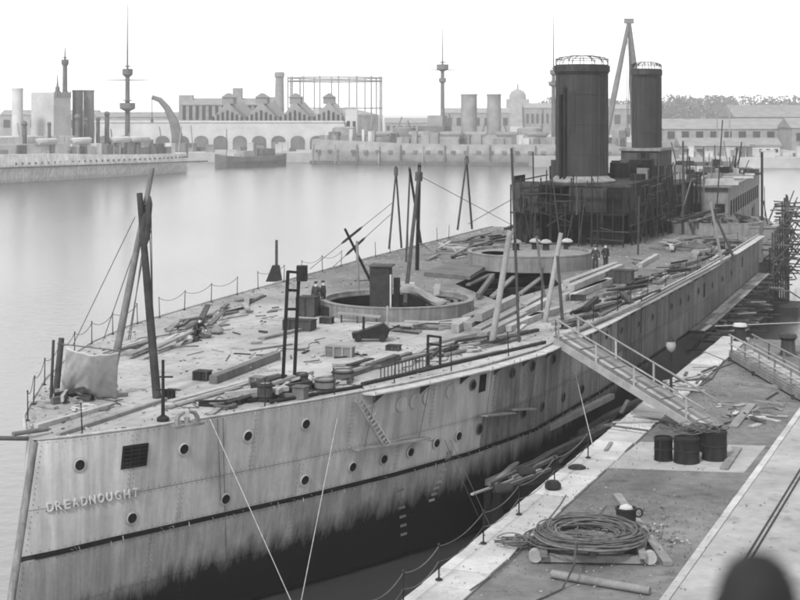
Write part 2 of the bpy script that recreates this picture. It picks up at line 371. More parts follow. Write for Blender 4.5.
# dark ledge over the belt with chalk marks
b = MB(); L = [lin(.3, FE, (i / 90) ** 1.3) for i in range(91)]
b.add([hull(x, z, 1, o) for x in L for z, o in ((3.735, 0), (3.735, .05), (3.885, .05), (3.885, 0))], [(i * 4 + k, (i + 1) * 4 + k, (i + 1) * 4 + k + 1, i * 4 + k + 1) for i in range(90) for k in range(3)])
b.build('belt_ledge', 'pit', HULL)
b = MB()
for i in range(120):
    x = random.uniform(.5, 45); z = 3.73 + random.uniform(-.06, .16); p, q = hull(x, z, 1, .058), hull(x + random.uniform(.02, .09), z - random.uniform(.02, .10) - (.1 if random.random() < .2 else 0), 1, .058)
    b.beam(p, q, .028, .006)
b.build('chalk_marks', 'canvas', HULL, kind='stuff')
b = MB(); b.tube([S(hs(0, z), 0, z) for z in (-2, 0, 2, 4, 6, DZ - .05)], .13, 10); b.build('stem_bar', 'hull_mid', ship, smooth=True)
# rivet rows beside the seams
rv = MB()
def rivet(sg, z):
    c_ = hull(sg, z, 1, .026); n_ = Vector((N.x, N.y, 0)); r = .024
    rv.add([c_ + U * r, c_ + ZU * r, c_ - U * r, c_ - ZU * r, c_ + n_ * .02], [(0, 1, 4), (1, 2, 4), (2, 3, 4), (3, 0, 4)])
ZU = Vector((0, 0, 1))
for (a_, e_, z0, z1) in PL:
    if a_ > 48: continue
    n_ = int((z1 - z0) / .16)
    for i in range(1, n_):
        z = lin(z0, z1, i / n_); rivet(a_ + .07, z); rivet(e_ - .07, z)
    n_ = int((e_ - a_) / .19)
    for i in range(1, n_): sg = lin(a_, e_, i / n_); rivet(sg, z1 - .07); rivet(sg, z0 + .07)
rv.build('rivets', 'hull_gap', HULL, kind='stuff')
# ------------------------------------------------------------------ decks
ring_a, RA = G(397, 311, DZ), 4.15
ring_b, RB = G(530, 266, DZ), 4.35
ring_p, RP = S(92.6, 8.0, 0), 4.25
def circ(c, r, n=48, ph=0): return [(c.x + r * math.cos(ph + 2 * math.pi * i / n), c.y + r * math.sin(ph + 2 * math.pi * i / n)) for i in range(n)]
outl = [hull(x, DZ, 1) for x in sts] + [hull(x, DZ, -1) for x in reversed(sts)]
outl = [(p.x, p.y) for p in outl]
pit = [G(*q, DZ) for q in ((455, 284), (500, 302), (560, 285), (548, 271), (490, 269))]; pit = [(p.x, p.y) for p in pit]
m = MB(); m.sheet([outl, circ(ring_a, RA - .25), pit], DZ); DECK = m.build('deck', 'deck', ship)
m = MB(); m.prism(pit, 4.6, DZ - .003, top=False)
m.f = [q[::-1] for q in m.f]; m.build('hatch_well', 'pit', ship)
o2 = [hull(x, 5.0, 1) for x in sts2 if x >= FE] + [hull(x, 5.0, -1) for x in reversed(sts2) if x >= FE]
m = MB(); m.sheet([[(p.x, p.y) for p in o2]], 5.003); m.build('after_deck', 'deck', ship)
# deck edge angle bar and net shelf
b = MB(); E = [x for x in sts if x >= .4]
for side in (1, -1): b.tube([hull(x, DZ + .03, side, -.03) for x in E], .055, 6)
b.build('deck_edge_bar', 'hull', ship)
def ribbon(s0, s1, z, o0, o1, th, name, m_, n=40):
    b = MB(); xs = [lin(s0, s1, i / n) for i in range(n + 1)]
    b.add([hull(x, z, 1, 0) + N * (o - 0) + Vector((0, 0, dz)) for x in xs for o, dz in ((o0, 0), (o1, -.04), (o1, -th), (o0, -th))], [(i * 4 + k, (i + 1) * 4 + k, (i + 1) * 4 + (k + 1) % 4, i * 4 + (k + 1) % 4) for i in range(n) for k in range(4)] + [(0, 1, 2, 3), (n * 4 + 3, n * 4 + 2, n * 4 + 1, n * 4)])
    return b.build(name, m_, ship)
SH0 = hull_px(362, 392)[0]
random.seed(2); a = SH0
while a < FE - 1:
    e = min(a + random.uniform(5, 7), FE - .4); ribbon(a + .02, e - .02, DZ - .05 + random.uniform(-.02, .02), -.05, .52, .09, 'net_shelf', 'hull', 10); a = e
# brackets under the shelf
for i in range(30):
    x = SH0 + .6 + i * 2.55
    if x > FE - 1: break
    b = MB(); p = hull(x, DZ - .16, 1, 0); b.add([p, p + N * .45, p - Vector((0, 0, .4)), p + U * .05, p + N * .45 + U * .05, p - Vector((0, 0, .4)) + U * .05], [(0, 1, 2), (5, 4, 3), (0, 3, 4, 1), (1, 4, 5, 2), (2, 5, 3, 0)]); b.build('shelf_bracket', 'steel_mid', ship)
# ------------------------------------------------------------------ portholes, hatches, letters
pm = MB(); pm.k = 0
pm.lathe([(.25, 0), (.25, .012), (.235, .014), (.225, .004), (.2, .03), (.175, .03)], (0, 0, 0), 24); pm.k = 1; pm.lathe([(.175, .03), (.16, .01), (.001, .01)], (0, 0, 0), 24); 
PORT = pm.build('porthole', ['hull', 'pit'], smooth=True, origin=(0, 0, 0)); COL.objects.unlink(PORT)
PORT2 = PORT.copy(); PORT2.data = PORT.data.copy(); PORT2.data.materials[0] = M['hull_dark']
rm = MB(); rm.lathe([(.25, 0), (.25, .02), (.21, .03), (.17, .02), (.17, .008), (.001, .008)], (0, 0, 0), 24)
BLANK = rm.build('blanked_porthole', ['hull'], smooth=True, origin=(0, 0, 0)); COL.objects.unlink(BLANK)
def on_hull(src, name, px, py, off=.035, sc=1, sgz=None):
    sg, z = sgz or hull_px(px, py); nn = hull_n(sg, z); p = hull(sg, z, 1, off)
    x = U - nn * U.dot(nn); x.normalize(); y = nn.cross(x); R = Matrix((x, y, nn)).transposed()
    return place(src, name, p, R.to_euler(), HULL, scale=(sc, sc, 1) if sc != 1 else None)
for q in ((79, 465), (183, 449), (247, 436), (305, 424), (131, 518), (225, 499), (304, 480), (352, 467), (383, 459), (410, 452), (436, 443), (458, 436), (479, 429), (523, 413), (542, 406), (563, 397), (582, 389),
          (472, 385), (512, 373), (532, 366), (553, 359), (606, 335), (621, 330), (638, 324), (652, 317), (671, 306), (680, 302), (688, 298), (698, 291), (712, 285), (722, 279), (731, 273)):
    on_hull(PORT if q[0] < 460 else PORT2, 'porthole', *q)
for q in ((371, 411), (401, 404), (414, 401), (427, 397), (450, 391)): on_hull(BLANK, 'blanked_porthole', *q, sc=1.25)
def hull_patch(name, px, py, w_, hgt, m_, off=.03, bars=0):
    sg, z = hull_px(px, py); o = plate(sg - w_ / 2, sg + w_ / 2, z - hgt / 2, z + hgt / 2, m_, off, name)
    return o, sg, z
o, sg, z = hull_patch('hawse_grating', 134, 456, .75, .8, 'pit', .035)
b = MB()
for i in range(6): b.beam(hull(sg - .36, z - .34 + i * .135, 1, .05), hull(sg + .36, z - .34 + i * .135, 1, .05), .03, .045)
for i in range(4): b.beam(hull(sg - .36 + i * .24, z - .38, 1, .06), hull(sg - .36 + i * .24, z + .38, 1, .06), .03, .04)
b.build('grating_bars', 'steel', HULL)
for (px, py, w_, hg) in ((482, 383, .55, .75), (704, 290, .6, .95), (742, 262, .5, .8), (641, 315, .14, 2.0), (590, 345, .12, 1.2)): hull_patch('side_scuttle', px, py, w_, hg, 'pit', .035)
# draught marks near amidships: short pale bars in two columns
for (px0, py0, px1, py1, n_) in ((400, 490, 403, 534, 6), (449, 452, 431, 500, 9)):
    for i in range(n_):
        sg, z = hull_px(lin(px0, px1, i / (n_ - 1)), lin(py0, py1, i / (n_ - 1)))
        b = MB(); b.beam(hull(sg - .17, z, 1, .04), hull(sg + .17, z, 1, .04), .012, .1); b.build('draught_mark', 'ring' if px0 < 420 else 'wood', HULL)
# raised name on the bow
word = 'DREADNOUGHT'; c0, c1 = (44.5, 507.5), (138, 491.5)
cu = bpy.data.curves.new('letters', 'FONT'); cu.size = 1; cu.align_x = 'CENTER'
for i, ch in enumerate(word):
    k = (i + .5) / len(word); sg, z = hull_px(lin(c0[0], c1[0], k), lin(c0[1], c1[1], k))
    cu.body = ch; cu.extrude = .03; cu.offset = .018; fo = bpy.data.objects.new('tmp', cu); COL.objects.link(fo); bpy.context.view_layer.update()
    me = bpy.data.meshes.new_from_object(fo.evaluated_get(bpy.context.evaluated_depsgraph_get())); bpy.data.objects.remove(fo)
    xs = [v.co.x for v in me.vertices]; ys = [v.co.y for v in me.vertices]; sx = .225 / (max(xs) - min(xs)); sy = .30 / (max(ys) - min(ys)); cx = (max(xs) + min(xs)) / 2; cy = (max(ys) + min(ys)) / 2
    for v in me.vertices: v.co = ((v.co.x - cx) * sx, (v.co.y - cy) * sy, v.co.z)
    me.materials.append(M['canvas']); lo = bpy.data.objects.new('name_letter', me)
    lo.parent = HULL; COL.objects.link(lo); nn = hull_n(sg, z); x = (U - nn * U.dot(nn)).normalized(); y = nn.cross(x)
    lo.location = hull(sg, z, 1, .05) - BASE[ship.name]; lo.rotation_euler = Matrix((x, y, nn)).transposed().to_euler()
#SECTION RINGS
# ------------------------------------------------------------------ barbettes
def ring_part(name, c, r, h0, hgt, th, depth, m_='ring'):
    c = Vector((c.x, c.y, h0)); b = MB()
    b.lathe([(r, -.02), (r, hgt - .06), (r + .03, hgt - .06), (r + .03, hgt), (r - th, hgt), (r - th, hgt - .2), (r - th - .12, hgt - .2), (r - th - .12, -depth), (.01, -depth)], c, 64)
    o = b.build(name, [m_], ship, smooth=True); return o
ra = ring_part('barbette', ring_a, RA, DZ, .72, .28, 2.9)
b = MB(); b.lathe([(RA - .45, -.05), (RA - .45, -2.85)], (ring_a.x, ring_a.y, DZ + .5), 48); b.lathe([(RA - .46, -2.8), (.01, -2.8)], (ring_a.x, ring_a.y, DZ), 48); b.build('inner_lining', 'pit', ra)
b = MB()
for k in range(44):
    a = 2 * math.pi * k / 44
    if k % 2: b.beam(Vector((ring_a.x, ring_a.y, 0)) + Vector((math.cos(a), math.sin(a), 0)) * (RA + .012) + Vector((0, 0, DZ + .06)), Vector((ring_a.x, ring_a.y, 0)) + Vector((math.cos(a), math.sin(a), 0)) * (RA + .012) + Vector((0, 0, DZ + .6)), .03, .03)
b.build('ring_rivet_bars', 'ring', ra)
# capped ring with an oval opening
rb = MB(); rb.lathe([(RB, -.02), (RB, 1.0), (RB + .03, 1.0), (RB + .03, 1.08), (RB - .25, 1.08), (RB - .25, .9)], (ring_b.x, ring_b.y, DZ), 64)
rb = rb.build('capped_ring', 'ring', ship, smooth=True)
hole_c = G(495, 253, DZ + .9); hole = [(hole_c.x + .95 * math.cos(2 * math.pi * i / 24), hole_c.y + 1.5 * math.sin(2 * math.pi * i / 24)) for i in range(24)]
if (hole_c.xy - ring_b.xy).length > RB - 1.9:
    dirv = (hole_c.xy - ring_b.xy).normalized() * (RB - 1.95); hole = [(x - hole_c.x + ring_b.x + dirv.x, y - hole_c.y + ring_b.y + dirv.y) for x, y in hole]
m = MB(); m.sheet([circ(ring_b, RB - .24, 64), hole], DZ + .9); m.build('ring_cap', 'ring', rb)
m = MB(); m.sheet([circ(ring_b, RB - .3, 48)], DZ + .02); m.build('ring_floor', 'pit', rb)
rp = ring_part('wing_barbette', ring_p, RP, DZ - 2.5, 3.5, .3, 0.4)
# ------------------------------------------------------------------ fore superstructure
def face_panel(s, t0, t1, z0, z1, th, m_, name='bulkhead_plate', par=None):
    b = MB(); c = [S(s, t0, 0), S(s, t1, 0), S(s + th, t1, 0), S(s + th, t0, 0)]; b.prism([(p.x, p.y) for p in c], z0, z1); return b.build(name, m_, par or ship)
def side_panel(t, s0, s1, z0, z1, th, m_, name='bulkhead_plate', par=None):
    b = MB(); c = [S(s0, t, 0), S(s1, t, 0), S(s1, t - th, 0), S(s0, t - th, 0)]; b.prism([(p.x, p.y) for p in c], z0, z1); return b.build(name, m_, par or ship)
Z0, Z1, Z2 = DZ + .004, DZ + 2.5, DZ + 4.9
sup = MB(); c = [S(78.6, -5.6, 0), S(78.6, 3.2, 0), S(97, 3.2, 0), S(97, -5.6, 0)]; sup.prism([(p.x, p.y) for p in c], Z0, Z2 - .3); sup = sup.build('superstructure', 'steel', ship)
random.seed(21)
face_panel(75.6, -5.6, -5.45, Z0, Z2 + .55, 3.0, 'steel', par=sup)
face_panel(75.4, -5.4, -3.4, Z1 - .2, Z2 + .15, .06, 'steel_mid', par=sup)
face_panel(75.55, -5.4, -3.6, Z0, Z1 - .3, .06, 'steel', par=sup)
face_panel(77.2, -3.3, -1.2, Z0, Z1 + 1.7, .06, 'pit', par=sup)
face_panel(76.2, -1.1, 2.0, Z1 + .1, Z2 - .1, .06, 'steel_mid', par=sup)
face_panel(76.3, -1.1, 3.0, Z1 - .7, Z1 + .02, .06, 'steel', par=sup)
face_panel(77.4, -1.1, .4, Z0, Z1 - .8, .05, 'pit', par=sup)
face_panel(76.5, .5, 3.2, Z0, Z1 - .8, .05, 'steel', par=sup)
face_panel(76.25, 2.1, 3.3, Z1 + .1, Z2 - .15, .06, 'steel', par=sup)
a = 76.4
while a < 96.5:
    ln = random.uniform(1.6, 3.2); ins = random.choice((0, 0, .35, .7))
    side_panel(3.35 - ins, a + .04, min(a + ln, 97), Z0, Z1 - .06, .06, random.choice(('steel', 'steel', 'pit', 'steel_mid')), par=sup)
    side_panel(3.35 - random.choice((0, 0, .5)), a + .04, min(a + ln, 97), Z1 + .06, Z2 - random.choice((.2, .2, 1.1)), .06, random.choice(('steel', 'steel_mid', 'steel')), par=sup)
    a += ln
# platforms, posts, beams
b = MB(); c = [S(74.9, -5.7, 0), S(74.9, 3.7, 0), S(98, 3.7, 0), S(98, -5.7, 0)]; b.prism([(p.x, p.y) for p in c], Z1 - .04, Z1 + .05); b.build('bridge_platform', 'steel', sup)
b = MB(); c = [S(76.1, -3.2, 0), S(76.0, 1.6, 0), S(77.4, 1.8, 0), S(77.2, 3.5, 0), S(84, 3.55, 0), S(84.2, 2.6, 0), S(88, 2.7, 0), S(88, -3.2, 0)]; b.prism([(p.x, p.y) for p in c], Z2 - .16, Z2 - .06); b.build('boat_deck', 'steel', sup)
for i in range(12):
    t = -5.6 + i * .84
    b = MB(); b.tube([S(74.85 + random.uniform(-.1, .1), t, Z0), S(74.85, t, Z2 - random.choice((.1, .1, 1.2, -.5)))], .06, 6); b.build('bridge_post', random.choice(('steel', 'iron')), sup)
for i in range(14):
    s = 76.5 + i * 1.55
    b = MB(); b.tube([S(s, 3.75 + random.uniform(0, .3), Z0), S(s + random.uniform(-.2, .2), 3.75, Z2 + random.choice((.1, .9, -.6)))], .055, 6); b.build('bridge_post', random.choice(('steel', 'iron', 'iron')), sup)
for (s0, t0, z0, s1, t1, z1, w_) in ((75, -3.4, Z2 + .02, 75, 4.2, Z2 - .1, .2), (74.9, -4.8, Z1 + 2.0, 74.9, -1.2, Z1 + 2.2, .16), (76, 3.9, Z2 - .05, 97, 3.9, Z2 + .1, .16), (76, 3.95, Z1 - .9, 96, 3.95, Z1 - .9, .12), (74.8, -2.6, Z1 - 1.0, 74.6, -.9, Z1 + .1, .14), (74.7, -3.0, Z1 + .1, 74.6, -.6, Z1 - .6, .12), (80, 4.0, Z0 + .3, 84, 4.0, Z2 - .5, .1), (90, 4.0, Z2 - .5, 95, 4.0, Z0 + .6, .1)):
    b = MB(); b.beam(S(s0, t0, z0), S(s1, t1, z1), w_, w_); b.build('staging_beam', random.choice(('steel', 'steel_mid')), sup)
for i in range(26):     # frames, hanging gear and fittings on the faces
    s = random.uniform(77, 96); z = random.uniform(Z0 + .3, Z2 - .8); b = MB(); w_ = random.uniform(.2, .8)
    p = S(s, 3.42, z); b.box(p, (.16, w_, random.uniform(.25, .9)), -YAW); b.build('wall_locker', random.choice(('steel', 'pit', 'steel_mid', 'iron')), sup)
for i in range(18):
    t = random.uniform(-5, 3); z = random.uniform(Z0 + .2, Z2 - .8); b = MB(); p = S(75.3, t, z); b.box(p, (random.uniform(.2, .7), .2, random.uniform(.25, .9)), -YAW); b.build('wall_locker', random.choice(('steel', 'pit', 'steel_mid', 'iron')), sup)
b = MB(); q = [S(75.3, -5.4, Z2 + .1), S(75.3, -3.3, Z2 + .55), S(78, -3.3, Z2 + .55), S(78, -5.4, Z2 + .1)]; b.add(q + [p + Vector((0, 0, .08)) for p in q], [(3, 2, 1, 0), (4, 5, 6, 7), (0, 1, 5, 4), (1, 2, 6, 5), (2, 3, 7, 6), (3, 0, 4, 7)]); b.build('slanted_roof', 'steel', sup)
rng = random.Random(77)
b = None
for i in range(48):   # builders' scaffold poles and hanging gear in front of the faces
    side = rng.random() < .6
    if side:
        s0 = rng.uniform(75.5, 98); o0 = 3.9 + rng.uniform(.05, .9); p = S(s0, o0, Z0 if rng.random() < .6 else Z1); q = S(s0 + rng.choice((0, 0, rng.uniform(-2, 2))), o0 - rng.uniform(0, .4), rng.uniform(Z1, Z2 + 1.6))
    else:
        t0 = rng.uniform(-5.8, 4.2); o0 = 74.6 - rng.uniform(0, .8); p = S(o0, t0, Z0 if rng.random() < .6 else Z1); q = S(o0 + .2, t0 + rng.choice((0, 0, rng.uniform(-1.2, 1.2))), rng.uniform(Z1, Z2 + 1.3))
    b = MB(); b.tube([p, q], rng.uniform(.03, .055), 6); b.build('scaffold_pole', rng.choice(('wood_dark', 'wood_dark', 'iron', 'steel', 'steel_mid')), sup)
for i in range(40):
    if rng.random() < .6: s0 = rng.uniform(75.5, 95); z = rng.uniform(Z0 + .6, Z2 + .3); p = S(s0, 4.0 + rng.random() * .5, z); q = S(s0 + rng.uniform(1, 5), 4.0 + rng.random() * .5, z + rng.uniform(-.25, .25))
    else: t0 = rng.uniform(-5.6, 2); z = rng.uniform(Z0 + .6, Z2 + .2); p = S(74.5, t0, z); q = S(74.5, t0 + rng.uniform(.8, 3), z + rng.uniform(-.3, .3))
    b = MB(); b.beam(p, q, rng.uniform(.05, .28), .06); b.build('scaffold_plank', rng.choice(('wood_dark', 'wood_dark', 'steel', 'steel_mid')), sup)
for i in range(34):   # unfinished plates, boxes and lockers standing on the top
    s0 = rng.uniform(84.5, 97); t0 = rng.uniform(-5, 3); b = MB(); hh = rng.uniform(.4, 1.7); b.box(S(s0, t0, Z2 - .1 + hh / 2), (rng.uniform(.3, 1.6), rng.uniform(.1, 1.4), hh), -YAW + rng.uniform(-.2, .2)); b.build('roof_locker', rng.choice(('steel', 'steel', 'pit', 'steel_mid', 'ring')), sup)
for i in range(22):
    s0 = rng.uniform(98, 111); t0 = 3.1 + rng.random() * .8; b = MB(); b.tube([S(s0, t0, 5.1), S(s0 + rng.uniform(-1.5, 1.5), t0, rng.uniform(8, 13))], rng.uniform(.04, .06), 6); b.build('scaffold_pole', rng.choice(('wood_dark', 'steel', 'iron')), sup)
# ------------------------------------------------------------------ funnels
def funnel(name, c, wx, wy, z0, z1, cagez, base=None):
    c = Vector((c.x, c.y, 0)); n = 48; hgt = z1 - z0; b = MB(); rx, ry = wx / 2, wy / 2
    pf = [(1.0, z0), (1.0, z1 - .75), (1.04, z1 - .75), (1.04, z1 - .62), (1.015, z1 - .62), (1.015, z1), (.93, z1), (.93, z1 - 2.5)]
    b.lathe([(r, z) for r, z in pf], c, n, rx, ry, -YAW); o = b.build(name, 'funnel', ship, smooth=True)
    b = MB(); b.lathe([(1.045, z1 - .6), (1.08, z1 - .6), (1.08, z1 - .08), (1.045, z1 - .08), (1.045, z1 - .6)], c, n, rx, ry, -YAW); b.build('funnel_collar', 'steel_mid', o, smooth=True)
    b = MB(); b.lathe([(.925, z1 - 1.2), (.01, z1 - 1.2)], c, n, rx, ry, -YAW); b.build('funnel_mouth', 'pit', o)
    def at(a, k, z): x, y = rx * k * math.cos(a), ry * k * math.sin(a); return c + Vector((x * math.cos(-YAW) - y * math.sin(-YAW), x * math.sin(-YAW) + y * math.cos(-YAW), z))
    for k in range(18):                     # vertical plate straps
        a = 2 * math.pi * (k + .3) / 18; b = MB(); b.beam(at(a, 1.004, z0 + .1), at(a, 1.004, z1 - .8), .09, .02 * (1 + k % 2)); b.build('plate_strap', 'funnel', o)
    for k in range(1, 4):
        b = MB(); zz = lin(z0, z1, k / 4); b.lathe([(1.003, zz - .04), (1.012, zz - .03), (1.012, zz + .03), (1.003, zz + .04)], c, n, rx, ry, -YAW); b.build('hoop', 'funnel', o, smooth=True)
    # cage over the mouth
    b = MB(); b.tube([at(2 * math.pi * k / 28, 1.02, z1 + cagez * .62) for k in range(28)], .035, 5, True)
    for k in range(14): a = 2 * math.pi * k / 14; b.tube([at(a, 1.02, z1 - .02), at(a, 1.02, z1 + cagez * .62)], .03, 5)
    b.build('cage_rail', 'steel', o)
    b = MB()
    for k in range(7):
        a = math.pi * k / 7; pts = [at(a, .99, z1 + cagez * .3), at(a, .9, z1 + cagez * .8), at(a, .4, z1 + cagez), at(a + math.pi, .4, z1 + cagez), at(a + math.pi, .9, z1 + cagez * .8), at(a + math.pi, .99, z1 + cagez * .3)]
        b.tube(pts, .03, 5)
    b.build('cage_bars', 'steel_mid', o)
    return o, at
fc = S(80.2, -1.0, 0)
f1, at1 = funnel('funnel', fc, 4.25, 5.2, Z2 - .1, 22.1, .75)
b = MB(); b.lathe([(1.0, Z2 + .5), (1.12, Z2 + .25), (1.3, Z2 + .1), (1.3, Z2)], (fc.x, fc.y, 0), 48, 2.12, 2.6, -YAW); b.build('funnel_apron', 'ring', f1, smooth=True)
# steam pipes, ladder up the forward face
for a_, z_ in ((-1.95, 20.2), (-2.13, 19.6)):
    b = MB(); b.tube([at1(a_, 1.06, Z2), at1(a_, 1.06, z_)], .15, 10); b.build('steam_pipe', 'steel', f1, smooth=True)
b = MB()
for k in range(2): b.tube([at1(-1.75 + k * .2, 1.05, Z2 + 4), at1(-1.75 + k * .2, 1.05, 20)], .025, 5)
for k in range(12): b.tube([at1(-1.75, 1.05, Z2 + 4.2 + k * .3), at1(-1.55, 1.05, Z2 + 4.2 + k * .3)], .02, 4)
b.build('funnel_ladder', 'steel_mid', f1)
fc2 = S(107, -.9, 0)
f2, at2 = funnel('funnel', fc2, 2.75, 5.2, 9.8, 22.4, .7)
b = MB(); c = [S(103.5, -2.75, 0), S(103.5, .95, 0), S(110.5, .95, 0), S(110.5, -2.75, 0)]; b.prism([(p.x, p.y) for p in c], 7, 14.3); uc = b.build('funnel_casing', 'steel_mid', f2)
b = MB(); c = [S(103.3, -2.95, 0), S(103.3, 1.15, 0), S(110.7, 1.15, 0), S(110.7, -2.95, 0)]; b.prism([(p.x, p.y) for p in c], 14.3, 14.55); b.build('casing_top', 'ring', f2)
for t0, t1, m_ in ((-2.6, -1.1, 'steel_mid'), (-.75, -.35, 'pit'), (.1, .8, 'steel_mid'), (-.25, 0, 'steel')): face_panel(103.36, t0, t1, 8.5, 14.1, .12, m_, 'casing_panel', f2)
# ------------------------------------------------------------------ midship and after superstructure
mid = MB(); c = [S(98.5, -4, 0), S(98.5, 2.8, 0), S(111.3, 2.8, 0), S(111.3, -4, 0)]; mid.prism([(p.x, p.y) for p in c], 5.004, 11.2); mid = mid.build('midship_deckhouse', 'steel', ship)
a = 98.6; random.seed(5)
while a < 110.5:
    ln = random.uniform(1.8, 3.5); side_panel(3.0 - random.choice((0, .12)), a + .05, a + ln, 5.01, 8.0, .1, random.choice(('steel', 'pit', 'steel_mid')), par=mid); side_panel(3.0, a + .05, a + ln, 8.2, 11.0, .1, random.choice(('pit', 'pit', 'steel', 'steel_mid')), par=mid); a += ln
for (t0, t1, m_) in ((-4, -1.5, 'steel'), (-1.3, .2, 'pit'), (.4, 2.9, 'pit')): face_panel(98.3, t0, t1, 8.2, 11.0, .1, m_, par=mid)
b = MB(); c = [S(97.6, -4.5, 0), S(97.6, 3.6, 0), S(111.6, 3.6, 0), S(111.6, -4.5, 0)]; b.prism([(p.x, p.y) for p in c], 11.2, 11.38); b.build('deckhouse_roof', 'steel_mid', mid)
aft = MB(); c = [S(112, -5, 0), S(112, 6.4, 0), S(150, 4.8, 0), S(150, -4, 0)]; aft.prism([(p.x, p.y) for p in c], 5.004, 10.4); aft = aft.build('after_deckhouse', 'ring', ship)
for i in range(13):
    s = 115 + i * 2.6; t = lin(6.4, 4.8, (s - 112) / 38) + .03
    b = MB(); b.box(S(s, t, 8.2), (.08, .7, 1.5), -YAW); b.build('window', 'pit', aft)
for i in range(5):
    b = MB(); b.box(S(111.95, -4 + i * 2.4, 8.0), (1.0, .08, 1.5), -YAW); b.build('window', 'pit', aft)
b = MB(); c = [S(111.5, -5.3, 0), S(111.5, 6.8, 0), S(150.5, 5.1, 0), S(150.5, -4.3, 0)]; b.prism([(p.x, p.y) for p in c], 10.4, 10.58); b.build('deckhouse_roof', 'ring', aft)
rng = random.Random(91)
for i in range(34):
    s0 = rng.uniform(112, 152); t0 = rng.uniform(-4, 8.5); z0 = 10.6 if t0 < 4.4 and s0 < 150 else 5.0; b = MB(); b.tube([S(s0, t0, z0), S(s0 + rng.uniform(-1.5, 1.5), t0 + rng.uniform(-1, 1), z0 + rng.uniform(1.2, 4.2))], rng.uniform(.05, .1), 6); b.build('stern_pole', rng.choice(('wood_dark', 'wood_dark', 'wood_mid', 'iron')), ship)
for i in range(26):
    s0 = rng.uniform(112, 150); t0 = rng.uniform(-3, 4); b = MB(); hh = rng.uniform(.3, 1.6); b.box(S(s0, t0, 10.6 + hh / 2), (rng.uniform(.4, 2.2), rng.uniform(.4, 2.6), hh), -YAW + rng.uniform(-.4, .4)); b.build('stern_locker', rng.choice(('steel', 'steel_mid', 'ring', 'pit', 'wood_mid')), ship)
# hull shoulder block where the forecastle ends
b = MB(); p = S(FE + .3, 11.4, 0); b.box((p.x, p.y, 6.8), (1.5, 2.2, 2.6), -YAW); b.box((p.x, p.y, 8.16), (1.62, 2.34, .1), -YAW); b.build('shoulder_block', ['ring'], ship)
# stanchions and guard chains along both deck edges
sm = MB(); sm.tube([(0, 0, 0), (0, 0, 1.02)], [.028, .02], 6); sm.lathe([(.001, 1.09), (.035, 1.06), (.035, 1.03), (.001, 1.0)], (0, 0, 0), 6); sm.lathe([(.07, .0), (.07, .03), (.03, .06)], (0, 0, 0), 6)
STAN = sm.build('guard_stanchion', 'iron', origin=(0, 0, 0)); COL.objects.unlink(STAN)
random.seed(9); rows = {1: [], -1: []}
for side, ss in ((-1, [2.5, 5, 8.5, 12, 15, 18, 21, 24.5, 27, 30, 33.5, 37, 40, 44, 47, 50.5, 54, 57, 61, 64, 68, 71, 75, 78]), (1, [1.2, 7.5, 10.5, 13.5, 17, 21.5, 27, 33, 38, 41, 45, 50, 56, 60, 66, 72, 79])):
    for x in ss:
        p = hull(x, DZ, side, -.18); rows[side].append(p); place(STAN, 'guard_stanchion', p, (random.uniform(-.05, .05), random.uniform(-.05, .05), 0), ship)
for i in (0, 1, 2, 3, 4, 5, 6, 8, 9, 10, 12, 14, 15):
    p, q = rows[-1][i], rows[-1][i + 1]; b = MB(); b.tube(sag(p + Vector((0, 0, 1)), q + Vector((0, 0, 1)), .25, 8), .014, 4); b.build('guard_chain', 'iron', ship)
#SECTION PROPS
ZV = Vector((0, 0, 1))
# ------------------------------------------------------------------ spars, sheer legs and frames standing on the deck
def pole(name, bpx, tpx, r, m_, label, dd=0, z=DZ, group=None, parent=None, r1=None, cat='pole'):
    p = G(*bpx, z); q = A(*tpx, p.y + dd); b = MB(); b.tube([p, p.lerp(q, .5), q], [r, (r + (r1 or r * .85)) / 2, r1 or r * .85], 10)
    if parent is not None: return b.build(name, m_, parent, smooth=True)
    return b.build(name, m_, smooth=True, label=label, cat=cat, group=group)
def wire(p, q, r, label, m_='wire', drop=0, group=None, cat='rope', name='rigging_rope'):
    b = MB(); b.tube(sag(p, q, drop, 14) if drop else [p, q], r, 5); return b.build(name, m_, label=label, cat=cat, group=group)
# big sheer legs at the bow
p0, p1 = G(108, 397, DZ), G(157, 398, DZ)
sh = thing('sheer_derrick', ((p0 + p1) / 2), 'tall crossed timber sheer legs standing on the bow deck', 'sheer legs')
ta, tb = A(152.5, 168, p0.y + 1.2), A(139.5, 193, p1.y + 1.0)
b = MB(); b.tube([p0, p0.lerp(ta, .5), ta], [.155, .135, .09], 12); b.build('leg', 'wood_mid', sh, smooth=True)
b = MB(); b.tube([p1, p1.lerp(tb, .5), tb], [.165, .15, .115], 12); b.build('leg', 'wood_dark', sh, smooth=True)
x0 = A(145, 214, p0.y + 1.0)
b = MB()
for k in range(9): b.tube([x0 + Vector((math.cos(a) * .22, math.sin(a) * .2, -.7 + k * .14 + .05 * math.sin(a * 2 + k))) for a in [2 * math.pi * j / 14 for j in range(14)]], .035, 5, True)
b.build('lashing', 'wire', sh)
for (q0, q1) in (((150, 196), (146, 246)), ((146, 212), (141, 240))):
    b = MB(); a_ = A(*q0, p0.y + .6); c_ = A(*q1, p0.y + .6); b.tube([a_, a_.lerp(c_, .15), a_.lerp(c_, .85), c_], [.03, .12, .12, .03], 8); b.build('tackle_block', 'wood_dark', sh, smooth=True)
for (xa, ya, xb, yb) in ((149, 215, 152, 300), (151, 215, 154, 392), (146, 240, 128, 340), (143, 245, 130, 340)):
    b = MB(); b.tube([A(xa, ya, p0.y + .7), A(xb, yb, p0.y + .4)], .022, 5); b.build('tackle_fall', 'wire', sh)
wire(A(148, 211, p0.y + 1), hull(19.5, DZ + .1, -1, -.3), .02, 'thin stay from the bow sheer legs aft to the far deck edge')
